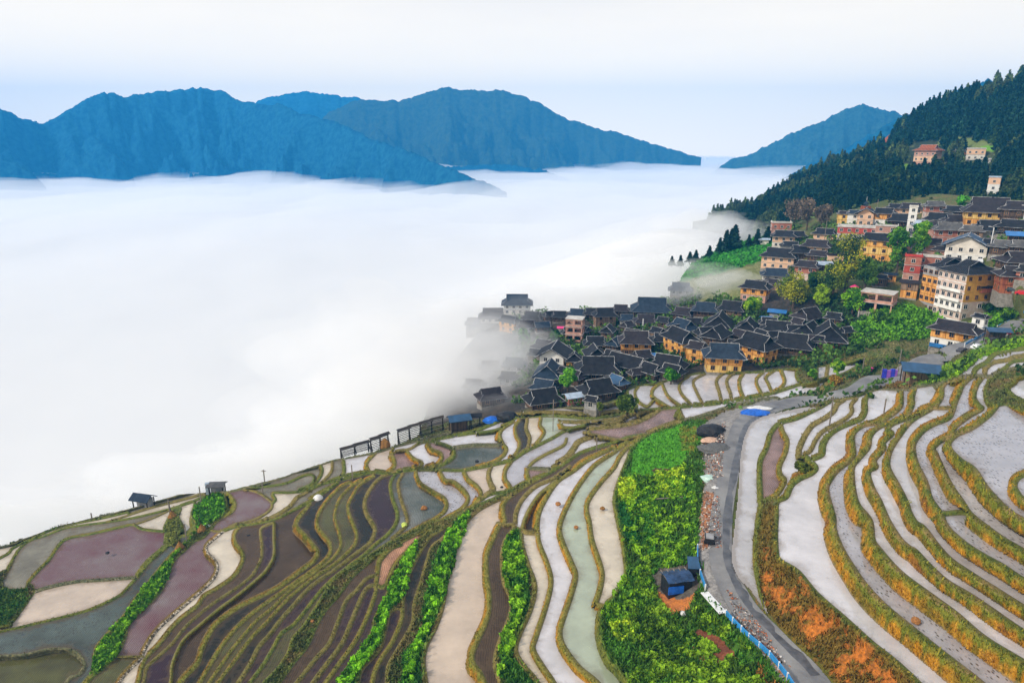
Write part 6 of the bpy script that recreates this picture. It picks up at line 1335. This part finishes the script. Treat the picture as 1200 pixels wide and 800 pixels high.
lump('straw_heap', 452, 526, 1.2, STRAW, 'straw heap at the foot of the middle drying rack', 'straw heap', 1.6, 3)
def shelter(px, py, w, rot, m, label, h=2.6, dr=.6, wall=True, tilt=.5, name='shelter', wm='d', posts=True):
    dep = depth_at(px, py); L = w * dep / F * .92; D = L * dr; t = thing(name, label, 'shed', at(px, py) + Vector((0, D * .4, 0)), math.radians(rot))
    if posts:
        for sx in (-1, 1):
            for sy in (-1, 1): b = bmesh.new(); bar(b, (sx * L * .44, sy * D * .42, -1.2), (sx * L * .44, sy * D * .42, h - .1), .18); ob('post', b, WOODD, t)
    if wall: b = bmesh.new(); bx(b, -L * .40, L * .40, -D * .1, D * .38, -1, h - .15); ob('wall', b, M[wm], t)
    b = bmesh.new(); roof_gable(L, D, h, tilt, .35, b, None); ob('roof', b, m, t); return t
shelter(538, 505, 26, 18, RF['B'], 'field shelter with dark blue metal roof at the right end of the racks', 2.9, tilt=.9)
shelter(557, 499, 13, 10, RF['k'], 'small black-roofed stand on thin legs right of the blue-roofed shelter', 2.6, wall=False)
lump('tarpaulin_heap', 577, 494, 1.5, TARPB, 'heap under a bright blue tarpaulin at the terrace edge below the village', 'tarpaulin', .7, 5, asp=1.5)
lump('tarpaulin_heap', 594, 491, 1.8, TARPK, 'black covered heap right of the bright blue tarpaulin', 'tarpaulin', .8, 6, asp=1.4)
shelter(166, 594, 24, -14, RF['u'], 'lonely hut with slate-blue roof on the left rim of the terraces', 1.8, tilt=.9, name='field_hut', wm='g')
t = shelter(253, 577, 19, 4, RF['g'], 'low grey shack with a pale blue end panel on the misty rim', 1.7, tilt=.3, name='field_hut', wm='g'); b = bmesh.new(); q = 19 * depth_at(253, 577) / F; bx(b, -q * .66, -q * .44, -.4, .2, -.6, 2.1); ob('blue_panel', b, RF['l'], t)
shelter(1082, 448, 40, -20, RF['B'], 'open timber shed with steel-blue roof beside the road above the right terraces', 2.4, dr=.75, tilt=1.0, wm='w')
shelter(1171, 399, 24, -12, RF['B'], 'roadside stall with dark blue awning roof and black interior', 2.3, dr=.7, tilt=.5, name='stall')
# laundry and bright sheets by the shed
t = thing('market_stand', 'stand hung with bright blue and purple cloths left of the steel-blue roofed shed', 'stand', at(1041, 444)); dep = depth_at(1041, 444); u1 = dep / F
for i, (c_, x0) in enumerate((('b', -8), ('p', -3), ('b', 2), ('p', 6))):
    b = bmesh.new(); bx(b, x0 * u1, (x0 + 4.6) * u1, -.15 + .05 * i, .25 + .05 * i, 0, 12 * u1 * (1 - .1 * (i % 2))); ob('cloth', b, mat('cloth_blue', (.05, .06, .62), .8, .3, 3) if c_ == 'b' else mat('cloth_purple', (.32, .12, .55), .8, .3, 3), t)
for x0 in (-9, 10): b = bmesh.new(); bar(b, (x0 * u1, 0, -.5), (x0 * u1, 0, 15 * u1), .14); ob('post', b, WOODL, t)
lump('cloth_bundle', 1021, 434, .75, mat('cloth_magenta', (.75, .03, .30), .8, .2, 2), 'small magenta bundle left of the blue and purple cloths', 'bundle', .8, 8)
def umbrella(px, py, A=at):
    t = thing('parasol', 'crimson parasol above the shaded yard among the trees', 'parasol', A(px, py)); b = bmesh.new(); bmesh.ops.create_cone(b, segments=10, radius1=1.4, radius2=.08, depth=.8, cap_ends=False); ob('canopy', b, RF['h'], t, (0, 0, 3.0)); b = bmesh.new(); bar(b, (0, 0, -.3), (0, 0, 2.8), .08); ob('pole', b, WOODL, t)
umbrella(1000, 346)
b = bmesh.new(); v = [b.verts.new(p) for p in ((0, 0, 0), (1.7, .1, .3), (1.5, .0, 2.4), (-.2, 0, 2.0))]; b.faces.new(v); g_ = bmesh.ops.extrude_face_region(b, geom=b.faces[:]); bmesh.ops.translate(b, vec=(0, .08, 0), verts=[x for x in g_['geom'] if isinstance(x, bmesh.types.BMVert)])
tag(ob('tarpaulin', b, TARPB, None, at(1068, 340)), 'royal blue tarpaulin hung on the left flank of the big corner building', 'tarpaulin')
# haystacks and mud heaps standing in the paddies
for px, py, r, m_, s in [(654, 591, .62, MUDC, 'orange-brown clod in the pale paddy, the widest of those in the middle'), (675, 618, .5, MUDC, 'brown clod in the greenish paddy, lowest of the three in the middle'), (706, 596, .55, STRAW, 'dark brown clod in the paddy next to the green spur'),
                         (497, 596, .85, MUDC, 'round brown straw clod in the blue-grey paddy'), (559, 541, .6, TARPK, 'dark stump-like heap in the blue pond near the racks'), (588, 571, .4, TARPK, 'tiny black heap in the pale paddy below the blue pond'), (1091, 496, .62, STRAW, 'straw clod on the bund beside the stubble paddy on the right'),
                         (1073, 728, .62, MUDC, 'orange clod at the water edge in the bottom right paddies'), (366, 728, .4, MUDC, 'small reddish clod in the dark narrow paddies at the bottom'), (291, 628, .45, TARPK, 'dark stump in the teal paddy on the left'), (126, 648, .5, TARPK, 'dark tuft in the large purple paddy')]:
    lump('field_clod', px, py, r * .72, m_, s, 'clod', .75, int(px))
for px, py, s in [(202, 606, 'pointed straw stack, leftmost of the three by the green mound'), (237, 622, 'straw stack on the bright weeds, right of three'), (211, 643, 'dark straw stack, lowest of the three by the green mound')]:
    t = thing('straw_stack', s, 'straw stack', at(px, py), 0, 'straw stacks around poles'); b = bmesh.new(); bmesh.ops.create_icosphere(b, subdivisions=3, radius=1)
    for v in b.verts: q = (1 - max(v.co.z, -.4)) * .55 + .12; v.co = Vector((v.co.x * q * 1.1, v.co.y * q * 1.1, v.co.z * 1.1 + .5)) * (1 + random.uniform(-.08, .08))
    ob('stack', b, STRAW, t); b = bmesh.new(); bar(b, (0, 0, 0), (-.3, 0, 3.6), .09); ob('pole', b, WOODD, t)
b = bmesh.new(); bmesh.ops.create_uvsphere(b, u_segments=20, v_segments=12, radius=1.05); bmesh.ops.delete(b, geom=[v for v in b.verts if v.co.z < -.45], context='VERTS')
t = thing('dome_shelter', 'small white domed shelter between paddies on the left', 'dome', at(373, 587)); ob('dome', b, TARPW, t, (0, 0, .35)); b = bmesh.new(); bx(b, -.3, .3, -1.03, -.9, -.1, .6); ob('door', b, TARPK, t)
lump('plastic_sheet', 243, 616, .6, TARPW, 'crumpled white sheet at the foot of the green mound', 'sheet', .4, 12, asp=1.5); lump('basket', 474, 616, .55, mat('basket_yellow_green', (.5, .6, .12), .8), 'pale yellow-green basket on a bund corner', 'basket', .9, 13)
# poles
def pole(px, py, hpx, label, cross=False, m=None, r=.09, lampw=False, group='slender poles'):
    dep = depth_at(px, py); h = hpx * dep / F; t = thing('utility_pole' if not lampw else 'street_lamp', label, 'pole' if not lampw else 'street lamp', at(px, py), random.uniform(-.2, .2), group if not lampw else 'white street lamps')
    b = bmesh.new(); bar(b, (0, 0, -.5), (0, 0, h), r * 2); ob('shaft', b, m or WOODL, t)
    if cross: b = bmesh.new(); bar(b, (-.6, -.02, h * .9), (.6, -.02, h * .9), .12); ob('crossarm', b, m or WOODL, t)
    if lampw: b = bmesh.new(); bar(b, (0, 0, h), (-1.2, -.3, h + .35), .1); ob('arm', b, METW, t); b = bmesh.new(); bx(b, -1.6, -1.0, -.4, -.1, h + .28, h + .42); ob('lamp_head', b, METW, t)
for a in [(648, 503, 37, 'tall pole at the terrace edge before the lowest black roof'), (699, 529, 18, 'thin pole in the lilac paddy below the village'), (413, 560, 17, 'faint pole in the paddy under the left drying rack'), (308, 576, 12, 'short whitish post on the upper left rim'), (236, 590, 22, 'thin pole rising from the green mound'), (219, 635, 24, 'bare pole beside the bright weeds'), (199, 600, 17, 'leaning pole behind the leftmost straw stack'),
          (108, 609, 9, 'little post on the left rim of the terraces'), (310, 563, 14, 'cross-topped post standing in the mist of the left rim', True), (972, 498, 36, 'slim tall pole in the upper right paddies', True), (1036, 482, 16, 'left leg pole in the paddy by the golden mound'), (1010, 440, 22, 'wooden pole among the white paddies'), (895, 444, 12, 'pole before the broad amber-walled house'), (783, 432, 22, 'pole in front of the long orange-sided house'), (1053, 432, 24, 'pole right of the bright cloth stand'), (1131, 445, 8, 'stub post at the head of the stubble paddy')]: pole(*a)
pole(1159, 297, 30, 'white street lamp on the upper street beside the white-walled house', m=METW, lampw=True); pole(1198, 264, 22, 'white street lamp at the top right edge', m=METW, lampw=True); pole(753, 388, 15, 'whitish mast before the broad misty roof', m=METW, r=.14); pole(966, 283, 20, 'thin pale pole by the bare brown trees'); pole(1027, 250, 16, 'pale pole before the forest'); pole(967, 275, 16, 'metal post with a board beside the peach house')
# vehicles
def car(px, py, rot, paint, label, s=1.0, van=False, group='cars parked along the village road'):
    t = thing('parked_van' if van else 'parked_car', label, 'van' if van else 'car', at(px, py, .05), math.radians(rot), group); t.scale = (s, s, s); pm = mat('car_paint', paint, .25, .05, 1, spec=.6)
    prof = [(-2.1, .35), (-2.15, .75), (-2.0, 1.0), (-1.55, 1.05), (-1.1, 1.5), (.5, 1.5), (1.05, 1.05), (1.9, .92), (2.1, .7), (2.1, .35)] if not van else [(-2.1, .35), (-2.15, 1.0), (-2.05, 1.8), (1.2, 1.85), (1.75, 1.1), (2.1, 1.0), (2.15, .35)]
    b = bmesh.new(); rings = []
    for y, k in ((-.85, .0), (-.78, 1), (.78, 1), (.85, .0)): rings.append([b.verts.new((x, y * (.86 if z > 1.1 else 1), z)) for x, z in prof])
    for i in range(3):
        for j in range(len(prof)): b.faces.new([rings[i][j], rings[i][(j + 1) % len(prof)], rings[i + 1][(j + 1) % len(prof)], rings[i + 1][j]])
    b.faces.new(rings[0]); b.faces.new(rings[3][::-1]); ob('body', b, pm, t)
    b = bmesh.new(); z1 = 1.42 if not van else 1.7
    for y in (-.79, .75): bx(b, -1.0, .45, y, y + .04, 1.04 if not van else 1.1, z1 - .02)
    ob('side_window', b, GLASS, t); b = bmesh.new(); v = [b.verts.new(p) for p in ((1.03, -.62, 1.1), (1.03, .62, 1.1), (.55, .6, 1.5), (.55, -.6, 1.5))] if not van else [b.verts.new(p) for p in ((1.76, -.66, 1.14), (1.76, .66, 1.14), (1.27, .62, 1.8), (1.27, -.62, 1.8))]; b.faces.new(v)
    for w in v: w.co.x += .04
    ob('windscreen', b, GLASS, t)
    for x in (-1.35, 1.3):
        for y in (-.85, .85):
            b = bmesh.new(); bmesh.ops.create_cone(b, segments=14, radius1=.33, radius2=.33, depth=.2, cap_ends=True); w = ob('wheel', b, RUBB, t); w.location = (x, y, .33); w.rotation_euler = (math.pi / 2, 0, 0)
    for y in (-.6, .6): b = bmesh.new(); bx(b, 2.06, 2.14, y - .14, y + .14, .66, .82); ob('headlight', b, METW, t)
car(1145, 409, 24, (.75, .76, .78), 'white car parked by the lower road, beside a dark one', .72); car(1128, 413, 24, (.05, .045, .05), 'dark car parked just left of the white one on the lower road', .72); car(1186, 392, 20, (.55, .02, .03), 'red car half behind the roadside stall', .72); car(1164, 402, 22, (.03, .02, .02), 'black van under the roadside stall', .7, True)
car(1187, 342, -35, (.06, .07, .08), 'dark grey car parked on the street by the dark red timber house', .8); car(1198, 346, -35, (.6, .02, .03), 'red car cut by the right edge on the street', .8); car(1147, 300, 60, (.35, .5, .62), 'light blue car parked beside the white-walled house', .85); car(1148, 308, 60, (.66, .68, .7), 'silver car right below the light blue one', .8); car(1165, 305, 70, (.6, .62, .65), 'pale car parked across the upper street', .8)
# three-wheeler on the roadside
t = thing('cargo_tricycle', 'small black cargo three-wheeler standing on the gravel roadside', 'tricycle', at(831, 635, .05), math.radians(75)); 
b = bmesh.new(); bx(b, -1.3, .3, -.6, .6, .45, 1.15); ob('cargo_box', b, TARPK, t); b = bmesh.new(); bx(b, -1.2, .2, -.5, .5, 1.152, 1.2); ob('load', b, M['g'], t); b = bmesh.new(); bx(b, .35, .9, -.3, .3, .5, .85); bar(b, (1.0, -.35, 1.15), (1.0, .35, 1.15), .06); bar(b, (1.0, 0, 1.15), (1.2, 0, .35), .08); ob('seat', b, RUBB, t)
for x, y in ((-.8, -.65), (-.8, .65), (1.2, 0)): b = bmesh.new(); bmesh.ops.create_cone(b, segments=14, radius1=.3, radius2=.3, depth=.14, cap_ends=True); w = ob('wheel', b, RUBB, t); w.location = (x, y, .3); w.rotation_euler = (math.pi / 2, 0, 0)
# guard rails
def guard_rail(pp, label, w=.55, posts=True, z=.35):
    P = [at(a, b) for a, b in pp]; t = thing('guard_rail', label, 'guard rail', P[0], 0, 'blue roadside guard rails'); Q_ = [p - P[0] for p in P]; b = bmesh.new()
    for i in range(len(Q_) - 1): bar(b, Q_[i] + Vector((0, 0, z + .25)), Q_[i + 1] + Vector((0, 0, z + .25)), .12, w * .55); bar(b, Q_[i] + Vector((0, 0, z + .62)), Q_[i + 1] + Vector((0, 0, z + .62)), .12, w * .35)
    ob('rail', b, PBLUE, t)
    for q in Q_: b = bmesh.new(); bar(b, q - Vector((0, 0, .5)), q + Vector((0, 0, z + .8)), .14); ob('post', b, METW, t)
guard_rail([(817, 646), (817, 662), (820, 676), (826, 694)], 'short blue rail beside the tarpaulin shack on the spur')
guard_rail([(850, 724), (858, 733), (868, 743), (877, 752), (889, 762), (901, 773), (912, 786), (922, 799), (930, 812)], 'long blue rail along the lower road at the bottom edge')
guard_rail([(1130, 407), (1139, 402), (1149, 397), (1160, 392)], 'blue rail in front of the house with the white and blue base'); guard_rail([(1168, 386), (1177, 382), (1187, 377), (1196, 371), (1206, 364), (1220, 358)], 'blue rail on the upper side of the road at the right edge')
b = bmesh.new(); A_ = at(825, 698); B_ = at(847, 723); bar(b, (0, 0, .55), B_ - A_ + Vector((0, 0, .55)), 1.0, .08); tag(ob('metal_sheet', b, METW, None, A_), 'long white sheet metal lying on the road edge above the long blue rail', 'metal sheet')
# tarpaulin shack on the spur
def spur_shack():
    px, py = 792, 690; dep = depth_at(px, py); k = dep / F; t = thing('tarpaulin_shack', 'dark blue tarpaulin-roofed shack on the spur with bright blue sheet on its front', 'shack', at(px, py), math.radians(12))
    L, D, h = 30 * k, 24 * k, 20 * k
    b = bmesh.new(); bx(b, -L / 2 + .1, L / 2 - .1, -D / 2 + .1, D / 2 - .1, -1.2, h * .8); ob('wall', b, TARPK, t)
    b = bmesh.new(); n = 7; g = [[b.verts.new((-L * .54 + L * 1.08 * i / n, -D * .56 + D * 1.1 * j / n, h * .78 + h * .28 * math.sin(math.pi * (j / n * .8 + .15)) + random.uniform(-.05, .05))) for i in range(n + 1)] for j in range(n + 1)]
    for j in range(n):
        for i in range(n): b.faces.new([g[j][i], g[j][i + 1], g[j + 1][i + 1], g[j + 1][i]])
    r = bmesh.ops.extrude_face_region(b, geom=b.faces[:]); bmesh.ops.translate(b, vec=(0, 0, .06), verts=[x for x in r['geom'] if isinstance(x, bmesh.types.BMVert)])
    ro = ob('roof', b, mat('tarpaulin_navy', (.02, .05, .12), .45, .5, 1.2, bump=.5), t)
    for i in range(5): b = bmesh.new(); x = -L * .5 + L * i / 4; bar(b, (x, -D * .55, h * .92), (x, D * .5, h * 1.0), .09); ob('batten', b, WOODL, ro)
    b = bmesh.new(); bx(b, -L * .5, L * .12, -D * .52, -D * .46, h * .15, h * .62); o = ob('blue_sheet', b, TARPB, t)
    for i, (dx_, dy_) in enumerate(((.62, -.2), (.7, -.5), (.55, -.9))): b = bmesh.new(); bar(b, (L * dx_, D * dy_, .1), (L * (dx_ + .35), D * (dy_ - .9), .25 + .1 * i), .16, .08); ob('plank', b, M['o'], t)
    px, py = 812, 672; t2 = thing('lean_to', 'narrow navy lean-to between the tarpaulin shack and the short blue rail', 'shed', at(px, py), math.radians(-10)); b = bmesh.new(); bx(b, -6 * k, 5 * k, -8 * k, 9 * k, -1, 12 * k); ob('wall', b, TARPK, t2); b = bmesh.new(); v = [b.verts.new(p) for p in ((-7 * k, -9 * k, 12 * k), (6 * k, -9 * k, 13 * k), (6 * k, 10 * k, 17 * k), (-7 * k, 10 * k, 16 * k))]; b.faces.new(v)
    r = bmesh.ops.extrude_face_region(b, geom=b.faces[:]); bmesh.ops.translate(b, vec=(0, 0, .07), verts=[x for x in r['geom'] if isinstance(x, bmesh.types.BMVert)]); ob('roof', b, RF['B'], t2)
spur_shack()
# roadside heaps and rubble
lump('tarpaulin_heap', 834, 509, 2.0, TARPK, 'big heap under black tarpaulin at the head of the gravel roadside', 'tarpaulin', .75, 21, asp=1.3); lump('sand_heap', 838, 527, 2.0, mat('sand_grey', (.12, .12, .12), .95, .3, 3, bump=.5), 'dark grey sand heap below the black tarpaulin', 'sand heap', .35, 22, asp=1.4)
lump('timber_pile', 832, 517, 1.2, mat('sawn_timber_pinkish', (.55, .36, .26), .85, .3, 4), 'pinkish pile of boards beside the black tarpaulin', 'pile', .35, 23, asp=1.5); lump('plastic_sheet', 831, 562, 1.3, mat('plastic_sheet_mint', (.45, .62, .55), .5, .25, 2), 'mint and white sheet heap on the roadside', 'sheet', .45, 24); lump('plastic_sheet', 839, 573, .8, TARPW, 'white sheet heap just below the mint one', 'sheet', .4, 25)
lump('tarpaulin_heap', 884, 484, 1.7, TARPB, 'flat blue tarpaulin at the road bend', 'tarpaulin', .22, 26, asp=1.7); lump('plastic_sheet', 890, 479, 1.3, TARPW, 'white sheet lying above the flat blue tarpaulin', 'sheet', .25, 27, asp=2.0); lump('plastic_sheet', 746, 707, .5, TARPW, 'tiny white sheet on the green spur', 'sheet', .35, 28); lump('plastic_sheet', 801, 719, .45, TARPW, 'white scrap beside the orange clay patch on the spur', 'sheet', .5, 29)
b = bmesh.new(); A_ = at(759, 587); B_ = at(800, 584); bar(b, (0, 0, .3), B_ - A_ + Vector((0, 0, .3)), .16, .1); bar(b, (.5, -.6, .25), (2.4, .7, .3), .14); tag(ob('plank', b, WOODL, None, A_), 'weathered planks lying across the vegetable beds', 'planks')
mr_ = in_any(['822,578 842,582 846,640 820,650', '820,500 850,496 846,560 824,570', '850,690 862,700 900,745 925,785 905,775 870,745']); P, ix = ground_pts(mr_, 2600); V, Q = leaf_quads(P + np.array((0, 0, .12)), .26 * RNG.uniform(.4, 1.4, len(P)), .7, 1.1)
pal = np.array([(.42, .18, .09), (.30, .28, .26), (.5, .42, .36), (.10, .09, .09), (.38, .13, .07), (.6, .58, .55)]); stuff('rubble', V, Q, pal[RNG.randint(0, 6, len(P))], 'broken bricks, stones and scraps along the gravel roadside', 'rubble')
